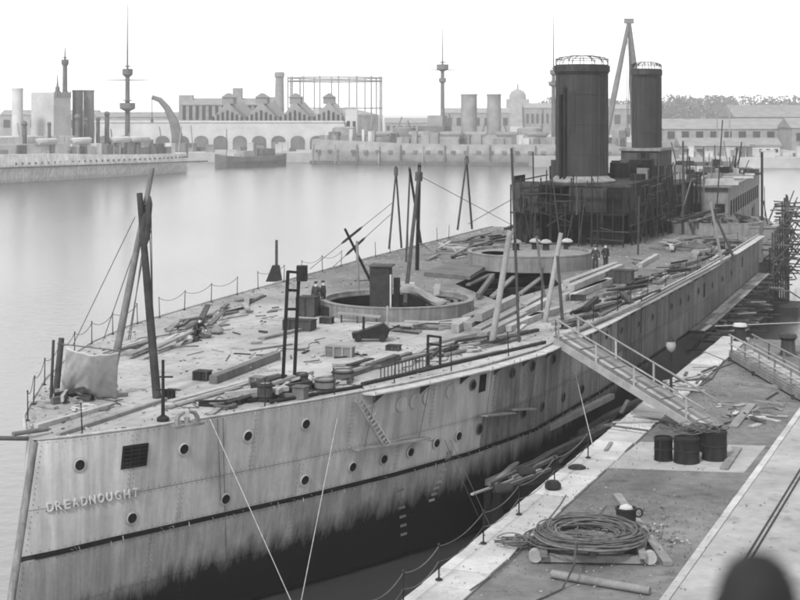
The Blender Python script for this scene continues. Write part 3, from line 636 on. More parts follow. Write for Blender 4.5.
wire(A(135, 217, p0.y + 1), A(73, 345, 55.5), .018, 'thin stay from the bow sheer legs forward to the canvas')
# posts and canvas at the bow
pole('bow_post', (51, 400), (53.5, 340), .06, 'wood_dark', 'thin dark upright post at the extreme bow')
pole('bow_post', (56, 393), (61.5, 338), .13, 'wood_dark', 'thick dark upright post beside the canvas screen at the bow')
c = MB(); nx, nz = 40, 30; vs = []
tl, tr, br, bl = A(66.5, 347, 55.3), A(119, 351.5, 53.2), G(116, 399, DZ + .1), G(60, 392, DZ + .1)
for j in range(nz + 1):
    for i in range(nx + 1):
        u, v = i / nx, j / nz; p = tl.lerp(tr, u).lerp(bl.lerp(br, u), v)
        nz_ = mnoise.noise(Vector((u * 2.2, v * 1.3, 1.7))) * .22 + mnoise.noise(Vector((u * 6 + v * 2.5, v * 1.6, 5.2))) * .10 + mnoise.noise(Vector((u * 15 + v * 5, v * 3, 9.1))) * .035; p += Vector((0, -1, 0)) * nz_ * (.35 + .65 * v) - ZV * ((.16 * math.sin(u * math.pi) + .04 * abs(math.sin(u * 9.4))) * (1 - v)) - ZV * (.10 * mnoise.noise(Vector((u * 7, 3.3, 0))) * v); vs.append(p)
c.add(vs, [(j * (nx + 1) + i, j * (nx + 1) + i + 1, (j + 1) * (nx + 1) + i + 1, (j + 1) * (nx + 1) + i) for j in range(nz) for i in range(nx)])
o = c.build('canvas_screen', 'canvas', smooth=True, label='pale canvas sheet hung between post and sheer leg at the bow', cat='canvas')
sd_ = o.modifiers.new('thick', 'SOLIDIFY'); sd_.thickness = .02
wire(A(61.5, 344, 55.5), A(121, 351, 53.1), .025, 'rope holding up the top edge of the bow canvas')
# black stanchion with a box at the port deck edge
t = thing('davit_post', G(163, 421, DZ), 'black iron post with crosspieces at the port bow edge', 'post'); bx = G(163, 421, DZ)
b = MB(); b.tube([bx, bx + ZV * 2.15], [.07, .05], 8); b.build('post', 'iron', t, smooth=True)
b = MB(); b.lathe([(.22, 0), (.22, .12), (.1, .2)], bx, 12); b.build('foot', 'iron', t)
for zz in (1.1, 1.55): b = MB(); b.tube([bx + Vector((-.25, 0, zz)), bx + Vector((.35, 0, zz))], .035, 6); b.build('crosspiece', 'iron', t)
# fairlead on the port bow
fx = G(187, 426, DZ); t = thing('fairlead', fx, 'pale iron fairlead with two horns at the port bow edge', 'fairlead'); fr = math.atan2((hull(6.5, DZ) - hull(4, DZ)).y, (hull(6.5, DZ) - hull(4, DZ)).x); fd = Vector((math.cos(fr), math.sin(fr), 0))
b = MB(); b.box(fx + ZV * .05, (1.2, .4, .1), fr); b.build('base', 'ring', t)
for sgn in (-1, 1):
    b = MB(); b.tube([fx + fd * sgn * .4 + ZV * .08, fx + fd * sgn * .42 + ZV * .25, fx + fd * sgn * .32 + ZV * .42, fx + fd * sgn * .1 + ZV * .5], [.09, .085, .075, .05], 10); b.build('horn', 'ring', t, smooth=True)
b = MB(); b.tube([fx + ZV * .1, fx + ZV * .3], [.1, .1], 12); b.build('roller', 'ring', t, smooth=True)
# booms at the stem
for (a_, c_, lb) in (((-8, 438), (33, 438.5), 'grey boom thrust out over the stem to the left'), ((13, 434), (48, 429), 'short pale spar lying across the stem head')):
    b = MB(); b.tube([A(*a_, 49.5), A(*c_, 50.6)], .08, 8); b.build('boom', 'wood_mid', smooth=True, label=lb, cat='spar')
# tall ladder-like gallows frame
def gallows(name, l0, l1, t0, t1, bars, r, label, m_='steel', rung=None):
    a0, a1 = G(*l0, DZ), G(*l1, DZ); b0, b1 = A(*t0, a0.y), A(*t1, a1.y); t = thing(name, (a0 + a1) / 2, label, 'frame')
    for p, q in ((a0, b0), (a1, b1)): b = MB(); b.beam(p, q, r, r); b.build('upright', m_, t)
    for k in bars: b = MB(); b.beam(a0.lerp(b0, k), a1.lerp(b1, k), r * .8, r * .8); b.build('crossbar', m_, t)
    return t, a0, a1, b0, b1
t, a0, a1, b0, b1 = gallows('gallows_frame', (282.5, 390), (294, 388), (288, 271), (299, 272), (.995, .84, .68), .13, 'tall narrow dark frame of two uprights standing on the foredeck')
b = MB(); b.box(b1 + Vector((.12, 0, -.05)), (.42, .4, .6)); b.build('head_box', 'steel', t)
gallows('gallows_frame', (427.5, 366), (440, 368), (428, 335), (440.5, 336.5), (.98, .72), .11, 'low dark frame by the port rail near the lying ladder')
# poles round the forward barbette
def bipod(name, apex, feet, r, label, m_='wood_dark', over=.06):
    fs = [G(*f, DZ) for f in feet]; d = sum(f.y for f in fs) / len(fs); ap = A(*apex, d); t = thing(name, sum(fs, Vector()) / len(fs), label, 'spar bipod')
    for f in fs: b = MB(); b.tube([f, f.lerp(ap, .5), f.lerp(ap, 1 + over)], [r, r * .9, r * .75], 8); b.build('leg', m_, t, smooth=True)
    b = MB(); b.tube([ap + ZV * .25, ap - ZV * .35], r * 1.9, 8); b.build('lashing', 'wire', t)
    return ap
ap1 = bipod('spar_bipod', (396, 171), ((389, 249), (401.5, 248)), .085, 'slim two-legged spar on the far deck edge left of the tall mast poles')
bipod('spar_bipod', (466.5, 160), ((457.5, 230), (472, 229)), .1, 'two-legged spar on the far deck edge before the bridge')
t = thing('derrick_tripod', G(412, 286, DZ), 'dark cluster of three tall spars lashed together behind the forward barbette', 'tripod')
for bp_, tp_, r in (((405, 300), (419.5, 168), .12), ((417, 270), (419.5, 164), .14), ((421, 243), (409.5, 168), .1)):
    p = G(*bp_, DZ) if bp_[1] < 299 else G(405, 304, DZ + .6); q = A(*tp_, 93.5); b = MB(); b.tube([p, q], [r, r * .8], 8); b.build('spar', 'wood_dark', t, smooth=True)
b = MB(); b.tube([A(419, 172, 93.4), A(418.6, 181, 93.4)], .24, 8); b.build('lashing', 'wire', t)
pole('derrick_pole', (406, 262), (410, 169), .075, 'wood_dark', 'slender dark pole just left of the lashed spar cluster')
pole('derrick_pole', (358.5, 296), (357, 241), .09, 'wood_mid', 'pale upright pole standing at the left of the forward barbette')
pole('derrick_pole', (371, 282), (345, 229), .09, 'wood_dark', 'slanting dark pole crossing the pale upright by the barbette', dd=-3)
pole('edge_post', (276.5, 281), (276.5, 240), .1, 'wood_dark', 'lone dark post on the far deck edge left of the barbette')
b = MB(); p = G(274, 281, DZ); b.add([p + Vector(q) for q in ((-.5, -.4, 0), (.5, -.4, 0), (.5, .4, 0), (-.5, .4, 0), (-.1, -.2, 1.0), (.35, -.2, 1.0), (.35, .2, 1.0), (-.1, .2, 1.0))], [(0, 1, 5, 4), (1, 2, 6, 5), (2, 3, 7, 6), (3, 0, 4, 7), (4, 5, 6, 7)]); b.build('mooring_bitt', 'iron', label='dark wedge-shaped bitt at the foot of the lone edge post', cat='bollard')
for bp_, tp_, r, m_, lb in (((492, 343), (510, 231), .16, 'wood', 'thick pale spar leaning up from the port deck beside the timber stack'), ((519, 342), (511.5, 148), .07, 'wood_dark', 'very tall thin dark pole on the port deck'),
                            ((545, 322), (561, 233), .14, 'wood', 'pale leaning spar by the head of the gangway'), ((563, 328), (557.5, 256), .09, 'wood_dark', 'dark leaning pole crossing the pale spar at the gangway head'),
                            ((545, 302), (536.5, 236), .08, 'wood_mid', 'slim grey pole leaning left beside the capped ring'), ((541.5, 316), (542.5, 268), .06, 'wood_dark', 'short thin upright pole behind the gangway head'),
                            ((722, 262), (710.5, 202), .11, 'wood', 'pale half of the crossed spars before the wing barbette'), ((735, 261), (711, 205), .1, 'wood_dark', 'dark half of the crossed spars before the wing barbette'),
                            ((683, 232), (683, 141), .1, 'wood_dark', 'dark upright pole against the midship deckhouse'), ((704, 226), (703.5, 147), .09, 'wood_mid', 'grey upright pole in front of the after deckhouse'),
                            ((762, 232), (762, 152), .13, 'wood_dark', 'tall dark pole at the corner where the forecastle ends'), ((716, 222), (722.5, 120), .07, 'steel_mid', 'very thin tall grey pole among the midship gear'),
                            ((677, 228), (691, 181), .08, 'wood_mid', 'grey spar leaning right against the midship deckhouse'), ((638, 255), (639, 196), .08, 'steel_mid', 'upright pipe on the port side of the bridge')):
    pole('spar', bp_, tp_, r, m_, lb)
pole('roof_pole', (533.5, 185), (533, 152), .06, 'iron', 'short pole rising from the slanted bridge roof', z=12.5)
# stays with bottle screws
for (x0_, y0_, x1_, y1_, k_) in ((392, 203, 310, 268, 0), (391, 214, 333, 266, 1)):
    pa, pb = A(x0_, y0_, 106), G(x1_, y1_ + 1, DZ + .15); wire(pa, pb, .025, ('upper' if k_ == 0 else 'lower') + ' of two stays running from the slim bipod down to the left')
    c_ = pa.lerp(pb, .5 + .12 * k_); dv = (pb - pa).normalized(); b = MB(); b.tube([c_ - dv * 1.1, c_ - dv * .8, c_ + dv * .8, c_ + dv * 1.1], [.03, .09, .09, .03], 8); b.build('bottle_screw', 'iron', label='dark bottle screw on the ' + ('upper' if k_ == 0 else 'lower') + ' stay of the slim bipod', cat='bottle screw')
wire(A(420, 176, 93.5), G(512, 225, DZ + 2.5), .02, 'thin stay from the lashed spars to the bridge side'); wire(A(468, 224, 125), A(516, 197, 122), .03, 'stay from the far bipod to the bridge front')

# ------------------------------------------------------------------ timber, crates and gear on the deck
def baulk(p, q, w_, hg, m_, label, group=None, name='timber_baulk', lift=0, cat='timber', z=DZ):
    p, q = G(*p, z), G(*q, z); o_ = ZV * (hg / 2 + .012 + lift); b = MB(); b.beam(p + o_, q + o_, w_, hg); return b.build(name, m_, label=label, cat=cat, group=group)
baulk((213, 384), (277, 359), .35, .32, 'wood_mid', 'thick squared grey baulk lying on the open foredeck')
baulk((228, 409), (276, 384), .1, .1, 'white', 'bright white bar lying aslant by the port deck edge')
baulk((276, 384), (313, 373), .09, .08, 'wood', 'pale lath continuing the white bar toward the tall frame')
baulk((320, 388), (410, 356), .22, .18, 'wood_mid', 'long grey pole lying beside the port rail before the ladder')
baulk((170, 402), (276, 374), .3, .05, 'wood', 'longest of the thin planks lying flat left of the tall frame')
baulk((168, 409), (240, 388), .25, .05, 'wood_mid', 'short thin plank lying flat beside the port bow edge')
baulk((200, 398), (262, 380), .22, .06, 'wood', 'middle of the thin planks lying flat on the foredeck')
baulk((36, 429), (112, 407), .2, .14, 'wood', 'pale beam along the deck edge nearest the stem')
baulk((58, 437), (166, 401), .16, .12, 'wood', 'pale curved beam running from the stem to the sheer leg')
for k, (p, q) in enumerate((((255, 391), (283, 382)), ((30, 345), (30.5, 346)))):
    if k == 0: baulk(p, q, .4, .3, 'wood_dark', 'short dark baulk at the foot of the tall frame')
baulk((262, 340), (300, 331), .3, .12, 'wood_mid', 'grey plank lying left of the dark chests')
baulk((250, 351), (292, 345), .15, .06, 'wood_mid', 'thin lath lying before the dark chests')
tg = 'baulks stacked beside the forward barbette'
for k, (p, q, w_, l_) in enumerate((((466, 324), (500, 309), .45, 0), ((467, 331), (512, 309), .5, 0), ((476, 337), (520, 313), .5, 0), ((478, 330), (516, 310), .42, .42), ((483, 341), (524, 320), .4, 0), ((455, 333), (468, 325), .4, 0))):
    baulk(p, q, w_, .4, 'wood' if k != 0 else 'wood_mid', ('grey baulk' if k == 0 else 'pale baulk, ' + ORD[k - 1]) + ' from the barbette in the stack at its right', tg, lift=l_)
tg = 'baulks stacked below the two men'
for k, (p, q, l_) in enumerate((((563, 291), (613, 271), 0), ((567, 296), (618, 275), 0), ((572, 300), (622, 278), 0), ((566, 293), (616, 273), .36), ((571, 297), (621, 275), .36), ((568, 287), (600, 274), 0), ((562, 301), (608, 285), 0))):
    baulk(p, q, .42, .35, 'wood', 'pale baulk beside the two standing men, ' + ('bottom row, farthest', 'bottom row, middle', 'bottom row, third', 'top row, farther', 'top row, nearer', 'short one behind the stack', 'loose one before the stack')[k], tg, lift=l_)
tg = 'timbers between the gangway head and the hatch'
for k, (p, q) in enumerate((((524, 310), (543, 299)), ((520, 318), (548, 303)), ((508, 332), (540, 318)), ((528, 322), (560, 312)))): baulk(p, q, .36, .3, 'wood', 'pale timber between gangway head and hatch, ' + ORD[k] + ' from the hatch', tg)
baulk((640, 268), (657, 258), .3, .3, 'wood', 'short pale timber right of the two standing men')
baulk((478, 300), (493, 279), .25, .25, 'wood_mid', 'grey strut leaning across the dark hatch', lift=.1)
# tarpaulin plate left of the hatch
def flat(name, pts, z, th, m_, label, cat):
    b = MB(); b.prism([(p.x, p.y) for p in [G(*q, z) for q in pts]], z + .015, z + th); return b.build(name, m_, label=label, cat=cat)
flat('hatch_cover', ((424, 276), (470, 280), (488, 268), (452, 264)), DZ, .25, 'wood_mid', 'broad pale boarded cover lying left of the dark hatch', 'hatch cover')
def crate(px, py, sz, m_, label, rz=-YAW, name='crate', z=DZ, slats=True, lid=None, cat='crate', group=None):
    p = G(px, py, z) + Vector((0, sz[1] / 2, .004)); t = thing(name, p, label, cat, group); b = MB(); b.box(p + ZV * sz[2] / 2, (sz[0] - .03, sz[1] - .03, sz[2] - .02), rz); b.build('body', m_, t)
    if slats:
        R = Matrix.Rotation(rz, 3, 'Z'); n = max(2, int(sz[0] / .35))
        for i in range(n + 1):
            b = MB(); b.box(p + R @ Vector((-sz[0] / 2 + sz[0] * i / n, -sz[1] / 2, sz[2] / 2)), (.07, .05, sz[2]), rz); b.build('batten', lid or m_, t)
    b = MB(); b.box(p + ZV * (sz[2] + .01), (sz[0] + .04, sz[1] + .04, .04), rz); b.build('lid', lid or m_, t); return t
crate(299, 331, (1.45, .7, .5), 'wood_dark', 'long dark low chest left of the work bench')
crate(310, 330, (.45, .6, .45), 'wood_dark', 'small dark chest at the right end of the long chest')
crate(327, 324, (.6, .5, .3), 'wood_dark', 'little dark box before the barbette wall')
crate(308, 317, (1.0, .9, 1.0), 'wood_dark', 'dark packing case against the left of the forward barbette')
crate(324, 316, (.8, .6, .45), 'iron', 'low dark iron box between the packing case and barbette')
crate(340, 357, (1.25, .5, .42), 'wood_mid', 'grey slatted crate alone on the middle of the foredeck', lid='wood')
crate(394, 351, (.6, .4, .22), 'wood_dark', 'small dark box on the deck below the barbette')
crate(202, 381, (.6, .5, .35), 'wood_dark', 'dark box at the left end of the thick baulk')
crate(258, 386, (.55, .5, .3), 'wood_mid', 'grey box between the planks and the tall frame')
crate(170, 400, (.3, .3, .35), 'iron', 'small black box beside the black iron post')
crate(623, 284, (1.4, 1.0, .8), 'wood_dark', 'dark open-topped crate right of the stacked baulks')
crate(512, 318, (.6, .4, .3), 'wood_dark', 'small dark box among the timbers below the capped ring')
crate(579, 301, (.8, .4, .3), 'wood_dark', 'dark box just above the gangway head')
crate(300, 400, (.5, .5, .45), 'wood_mid', 'grey box by the port deck edge behind the shelf end', slats=False)
# tubs and barrels by the port edge
def tub(px, py, r, hg, label, m_='wood_mid', lid='wood', z=DZ, group=None):
    p = G(px, py, z); t = thing('tub', p, label, 'barrel', group); b = MB(); b.lathe([(.01, 0), (r * .88, 0), (r, hg * .5), (r * .92, hg), (r * .8, hg), (r * .8, hg - .06), (.01, hg - .06)], p, 18); b.build('staves', m_, t, smooth=True)
    for k in (.2, .78): b = MB(); rr = r * (.95 if k < .5 else .975); b.lathe([(rr, hg * k), (rr + .015, hg * k), (rr + .015, hg * k + .05), (rr, hg * k + .05)], p, 18); b.build('hoop', 'iron', t)
    b = MB(); b.lathe([(r * .8, hg - .05), (.01, hg - .045)], p, 18); b.build('lid', lid, t)
tub(265, 401, .3, .7, 'dark barrel standing near the foot of the tall frame', 'wood_dark')
tub(302, 388, .25, .6, 'narrow dark barrel right of the tall frame', 'wood_dark')
tub(325, 391, .42, .5, 'squat tub with pale lid by the port rail', 'wood_mid'); tub(343, 382, .45, .5, 'wide tub with pale lid before the long pole', 'wood_mid')
# work bench and portable forge in front of the barbette
t = thing('work_bench', G(360, 322, DZ), 'work bench with one pale plank top below the barbette wall', 'bench'); bp = G(360, 322, DZ)
e0, e1 = A(338, 313, bp.y), A(381, 317, bp.y - .5); b = MB(); b.beam(e0, e1, .5, .08); b.build('plank_top', 'wood', t)
for k in (.08, .45, .9):
    for dy in (-.18, .18): q = e0.lerp(e1, k) + Vector((0, dy, -.04)); b = MB(); b.beam(q, Vector((q.x, q.y, DZ)), .07, .07); b.build('leg', 'wood_dark', t)
fx = G(371, 341, DZ); t = thing('hand_barrow', fx, 'black portable forge barrow standing before the work bench', 'barrow')
b = MB(); pr = [(-.85, .15), (.75, .15), (.9, .55), (.6, .85), (-.6, .45), (-.9, .4)]
vs = [fx + Vector((x, y, z)) for y in (-.3, .3) for x, z in pr]; b.add(vs, [(0, 1, 2, 3, 4, 5), (11, 10, 9, 8, 7, 6)] + [(i, i + 6, (i + 1) % 6 + 6, (i + 1) % 6) for i in range(6)]); b.build('body', 'iron', t)
for x in (-.6, .55):
    for y in (-.34, .34): b = MB(); b.tube([fx + Vector((x, y - .04, .17)), fx + Vector((x, y + .04, .17))], .17, 14); b.build('wheel', 'iron', t)
b = MB(); b.tube([fx + Vector((-.35, 0, .5)), fx + Vector((-.35, 0, 1.15))], .06, 8); b.build('chimney', 'iron', t)
b = MB(); b.tube([fx + Vector((.8, 0, .5)), fx + Vector((1.35, 0, .75))], .04, 6); b.build('handle', 'iron', t)
pole('marker_post', (387, 338), (387.5, 306), .06, 'wood', 'short pale post at the right end of the work bench')
# ladder lying on its side by the port rail
def ladder(p, q, wv, rungs, label, m_='wood_mid', r=.05, name='ladder'):
    t = thing(name, p, label, 'ladder')
    for o_ in (Vector((0, 0, 0)), wv): b = MB(); b.beam(p + o_, q + o_, r, r * 1.6); b.build('stile', m_, t)
    for i in range(rungs): k = (i + .5) / rungs; c_ = p.lerp(q, k); b = MB(); b.tube([c_, c_ + wv], r * .5, 6); b.build('rung', m_, t)
lp, lq = G(379, 381, DZ + .05), G(431, 366, DZ + .05); ladder(lp, lq, Vector((0, .1, .5)), 15, 'dark ladder lying on its side along the port rail', 'wood_dark')
# ladder over the hull side with a hanging stage
sg1, z1 = hull_px(351, 401); sg2, z2 = hull_px(373, 446); lp, lq = hull(sg1, z1, 1, .2), hull(sg2, z2, 1, .5); ladder(lp, lq, U * .5 + Vector((0, 0, .06)), 12, 'pale rope-lashed ladder hanging down the hull side', 'wood')
def stage(px0, px1, off, label, zz=None, w_=.45):
    a_ = hull_px(*px0); c_ = hull_px(*px1); p, q = hull(a_[0], a_[1], 1, off), hull(c_[0], c_[1], 1, off); t = thing('hanging_stage', p, label, 'stage')
    b = MB(); b.beam(p, q, w_, .06); b.build('plank', 'wood_mid', t)
    for k in (.12, .88): c2 = p.lerp(q, k); b = MB(); sgk = lin(a_[0], c_[0], k); b.tube([c2, hull(sgk, DZ, 1, .5)], .015, 5); b.build('rope', 'wire', t)
stage((347, 449), (419, 437), .35, 'long plank stage slung on ropes below the hull ladder'); stage((474, 415), (503, 412), .4, 'short plank stage hanging at the hull beneath the square opening')
stage((503, 409), (525, 408), .35, 'smallest hanging stage, right of the square opening')
# black and pale pipes along the port edge
random.seed(31)
for (x0_, y0_, x1_, y1_, r, m_, lb) in ((270, 402, 362, 386, .07, 'iron', 'black pipe along the port edge right of the tall frame'), (362, 384, 545, 342, .08, 'wood_dark', 'long dark pole along the port edge behind the net shelf'), (445, 355, 520, 338, .09, 'wood_mid', 'grey pipe along the port edge left of the leaning spar'),
                                 (450, 361, 500, 350, .07, 'wood', 'pale pipe along the port edge right of the low frame'), (566, 335, 640, 303, .1, 'wood_mid', 'grey spar along the port edge right of the gangway'), (640, 305, 735, 255, .08, 'wood_mid', 'long grey rail along the port edge amidships'), (600, 312, 660, 290, .08, 'wood_dark', 'dark pipe along the port deck below the two men')):
    p, q = G(x0_, y0_, DZ + r), G(x1_, y1_, DZ + r); b = MB(); b.tube([p, q], r, 8); b.build('deck_pipe', m_, smooth=True, label=lb, cat='pipe')
# kiosk, bundle and machinery inside the forward barbette
kx = G(381, 303, DZ + .5); FL = DZ - 2.8; t = thing('tool_kiosk', (kx.x, kx.y, FL), 'dark upright box standing inside the forward barbette', 'cabinet')
b = MB(); b.box((kx.x, kx.y, (FL + DZ + 2.5) / 2), (1.05, 1.1, DZ + 2.5 - FL), -.15); b.build('body', 'wood_dark', t); b = MB(); b.box((kx.x + .05, kx.y, DZ + 2.53), (1.25, 1.25, .07), -.15); b.build('roof', 'wood_dark', t)
b = MB(); b.box((kx.x + .52, kx.y - .62, (FL + DZ + 2.1) / 2), (.09, .06, DZ + 2.1 - FL), -.15); b.build('corner_batten', 'canvas', t)
b = MB(); b.box((kx.x + .85, kx.y - .3, (FL + DZ + 1.9) / 2), (.3, .4, DZ + 1.9 - FL), -.15); b.build('side_box', 'steel', t)
bm_ = MB(); bc = G(424, 296, DZ + .9); n1, n2 = 22, 10; vs = []
for i in range(n1 + 1):
    for j in range(n2):
        u = i / n1; a_ = 2 * math.pi * j / n2; rr = (.42 * math.sin(math.pi * min(1, .12 + u * .95)) ** .5 + .05) * (1 + .12 * math.sin(7 * a_ + u * 9))
        vs.append(bc + Vector((-1.3 + 2.7 * u, .3 * math.sin(u * 3), .35 - .75 * u + .15 * math.sin(u * 7))) + Vector((0, rr * math.cos(a_), rr * .7 * math.sin(a_))))
bm_.add(vs, [(i * n2 + j, i * n2 + (j + 1) % n2, (i + 1) * n2 + (j + 1) % n2, (i + 1) * n2 + j) for i in range(n1) for j in range(n2)] + [tuple(range(n2 - 1, -1, -1)), tuple(n1 * n2 + j for j in range(n2))]); bm_.build('canvas_bundle', 'wood', smooth=True, label='pale folded canvas bundle draped over the rear rim of the forward barbette', cat='canvas')
gx = G(447, 303, DZ + .3); t = thing('training_gear', (gx.x, gx.y, FL), 'round machinery seat inside the right of the forward barbette', 'machinery')
b = MB(); b.lathe([(1.0, FL - DZ), (1.0, .15), (1.15, .2), (1.15, .42), (.8, .42), (.8, .1)], (gx.x, gx.y, DZ), 24); b.build('ring', 'ring', t, smooth=True); b = MB(); b.lathe([(.8, .12), (.4, .12), (.35, .5), (.01, .5)], (gx.x, gx.y, DZ), 16); b.build('hub', 'steel', t, smooth=True)
for k, (p, q) in enumerate((((399, 296), (404, 281)), ((407, 294), (412, 282)), ((431, 300), (438, 284)))):
    a_, c_ = G(*p, DZ + .3), A(*q, G(*p, DZ + .3).y + 1.0); b = MB(); b.beam(a_ - ZV * 1.6, c_, .35, .06); b.build('leaning_board', 'wood', label='pale board leaning inside the forward barbette, ' + ('leftmost', 'middle', 'rightmost')[k] + ' of three', cat='board', group='boards inside the barbette')
# dark girders across the pits
for k, (p, q, z_) in enumerate((((468, 285), (500, 270), .25), ((492, 297), (520, 271), .3), ((520, 294), (546, 274), .35))):
    b = MB(); b.beam(G(*p, DZ - z_), G(*q, DZ - z_), .3, .12); b.build('hatch_plank', 'wood_mid', label=('left', 'middle', 'right')[k] + ' grey plank laid over the girders of the open hatch', cat='plank', group='planks over the hatch')
for k, (p, q) in enumerate((((470, 283), (552, 279)), ((480, 292), (556, 288)))):
    b = MB(); b.beam(G(*p, DZ - .6), G(*q, DZ - .6), .25, .3); b.build('hatch_girder', 'steel', label=('farther' if k == 0 else 'nearer') + ' dark girder crossing the open hatch', cat='girder')
# mushroom ventilators around the capped ring
for k, (px, py) in enumerate(((516, 250), (535, 249), (546, 250), (567, 249))):
    p = G(px, py, DZ + .9); t = thing('mushroom_ventilator', p, 'pale-topped mushroom ventilator, ' + ('first', 'second', 'third', 'fourth')[k] + ' from the left on the capped ring', 'ventilator', 'ventilators on the capped ring')
    b = MB(); b.lathe([(.28, 0), (.24, .06), (.24, .55)], p, 14); b.build('trunk', 'steel', t, smooth=True); b = MB(); b.lathe([(.24, .5), (.42, .5), (.42, .58), (.25, .72), (.01, .78)], p, 14); b.build('cap', 'wood', t, smooth=True)
# gas-bottle-like small gear and litter, by zones
def litter(zone, n, poly, lens, wid, mats, label, group, along=True, name='plank', cat='plank', zz=DZ, seed=1, hgt=(.04, .12), jit=.25):
    rng = random.Random(seed); c = [q if isinstance(q, Vector) else G(q[0], q[1], zz) for q in poly]; mid_ = sum(lens) / 2; made = {}
    for i in range(n):
        u, v = rng.random(), rng.random(); p = c[0].lerp(c[1], u).lerp(c[3].lerp(c[2], u), v); L_ = rng.uniform(*lens)
        ax = (c[1] - c[0]).normalized() if along else U; ang = rng.gauss(0, jit); d = Vector((ax.x * math.cos(ang) - ax.y * math.sin(ang), ax.x * math.sin(ang) + ax.y * math.cos(ang), 0)); hh = rng.uniform(*hgt); lift = rng.choice((0, 0, .1, .2)) + .012
        b = MB(); z0_ = hh / 2 + lift * (0 if i < n * .4 else 1) + .012; b.beam(p - d * L_ / 2 + ZV * z0_, p + d * L_ / 2 + ZV * (z0_ + (lift if rng.random() < .3 else 0)), rng.uniform(*wid), hh); mt_ = rng.choice(mats)
        o = b.build(name, mt_, cat=cat, group=group); made.setdefault((TONE[mt_], 'long' if L_ > mid_ else 'short'), []).append((PX(p)[0], o))
    for (tone, ln), os_ in made.items():
        for k, (x, o) in enumerate(sorted(os_, key=lambda q: q[0])): o['label'] = '%s %s %s%s' % (ln, tone, label, (', %s such from the left' % ORD[k]) if len(os_) > 1 else '')
litter('a', 34, ((118, 352), (255, 296), (262, 304), (140, 366)), (1.2, 4.5), (.15, .35), ('wood', 'wood_mid', 'wood_mid', 'wood_dark'), 'plank along the far bow edge', 'planks along the far bow edge', seed=1)
litter('b', 30, ((432, 250), (512, 226), (518, 244), (470, 262)), (1.5, 5), (.15, .4), ('wood', 'wood_mid', 'wood_mid', 'wood_dark'), 'plank in the heap left of the bridge', 'planks left of the bridge', seed=2, hgt=(.05, .2), jit=.5)
litter('c', 58, ((566, 333), (735, 250), (722, 246), (560, 318)), (1.0, 5), (.12, .35), ('wood', 'wood_mid', 'wood_mid', 'wood_dark', 'iron'), 'plank along the port edge amidships', 'planks along the port edge amidships', seed=3, hgt=(.05, .25))
litter('d', 34, ((660, 252), (735, 246), (728, 238), (668, 243)), (1, 4), (.15, .4), ('wood', 'wood_mid', 'wood_mid', 'wood_dark'), 'plank before the wing barbette', 'planks before the wing barbette', along=False, seed=4, hgt=(.05, .25), jit=.8)
litter('e', 22, ((44, 412), (110, 398), (104, 394), (56, 394)), (.5, 2), (.1, .3), ('wood', 'wood_mid', 'wood_dark'), 'timber in the heap at the bow', 'timber heap at the bow', along=False, seed=5, hgt=(.06, .25), jit=.9)
litter('f', 56, ((205, 415), (350, 384), (352, 378), (215, 400)), (.4, 1.8), (.08, .3), ('wood', 'wood_mid', 'wood_dark', 'iron'), 'offcut by the tall frame', 'offcuts along the port bow edge', seed=6, hgt=(.05, .18), jit=.5)
litter('g', 34, ((360, 374), (540, 337), (535, 328), (355, 366)), (.8, 3), (.1, .3), ('wood', 'wood_mid', 'wood_dark'), 'board inside the port rail', 'boards inside the port rail', seed=7, hgt=(.05, .15))
litter('h', 20, ((380, 325), (470, 327), (480, 335), (390, 332)), (.8, 3), (.1, .3), ('wood', 'wood_mid', 'wood_dark'), 'board below the barbette wall', 'boards below the barbette', seed=8, hgt=(.04, .1), jit=.3)
litter('i', 18, ((420, 262), (470, 250), (500, 240), (440, 244)), (1, 4), (.12, .3), ('wood_mid', 'wood_dark', 'wood'), 'board behind the lashed spars', 'boards behind the lashed spars', along=False, seed=12, jit=.7)
litter('j', 26, ((270, 344), (420, 352), (330, 380), (200, 370)), (.15, .9), (.04, .14), ('wood_mid', 'wood_dark', 'iron', 'wood'), 'wood scrap on the open foredeck', 'scraps on the foredeck', along=False, name='wood_scrap', cat='scrap', seed=13, hgt=(.02, .08), jit=1.5)
litter('k', 24, ((170, 345), (300, 300), (400, 275), (200, 372)), (.15, 1.2), (.03, .12), ('wood_mid', 'wood_dark', 'wood'), 'offcut on the far foredeck', 'offcuts on the far foredeck', along=False, name='wood_scrap', cat='scrap', seed=14, hgt=(.02, .08), jit=1.5)
litter('l', 20, ((600, 262), (690, 262), (660, 290), (590, 300)), (.2, 1.6), (.05, .2), ('wood_mid', 'wood_dark', 'wood'), 'offcut right of the two men', 'offcuts on the clear deck amidships', along=False, name='wood_scrap', cat='scrap', seed=15, hgt=(.02, .1), jit=1.5)
litter('m', 60, (S(112, 0, 10.6), S(150, 0, 10.6), S(150, 4.6, 10.6), S(112, 6.2, 10.6)), (.8, 4.5), (.2, .5), ('farmid', 'wood', 'wood_dark', 'canvas'), 'spar on the after deckhouse roof', 'gear on the after deckhouse', along=False, name='stowed_spar', cat='spar', zz=9.85, seed=16, hgt=(.1, .9), jit=1.2)
litter('n', 22, (S(98, -3, 11.4), S(111, -3, 11.4), S(111, 3.2, 11.4), S(98, 3.2, 11.4)), (.6, 3), (.2, .5), ('steel_mid', 'wood', 'wood_dark'), 'spar on the midship deckhouse roof', 'gear on the midship deckhouse', along=False, name='stowed_spar', cat='spar', zz=11.42, seed=17, hgt=(.1, .5), jit=1.2)
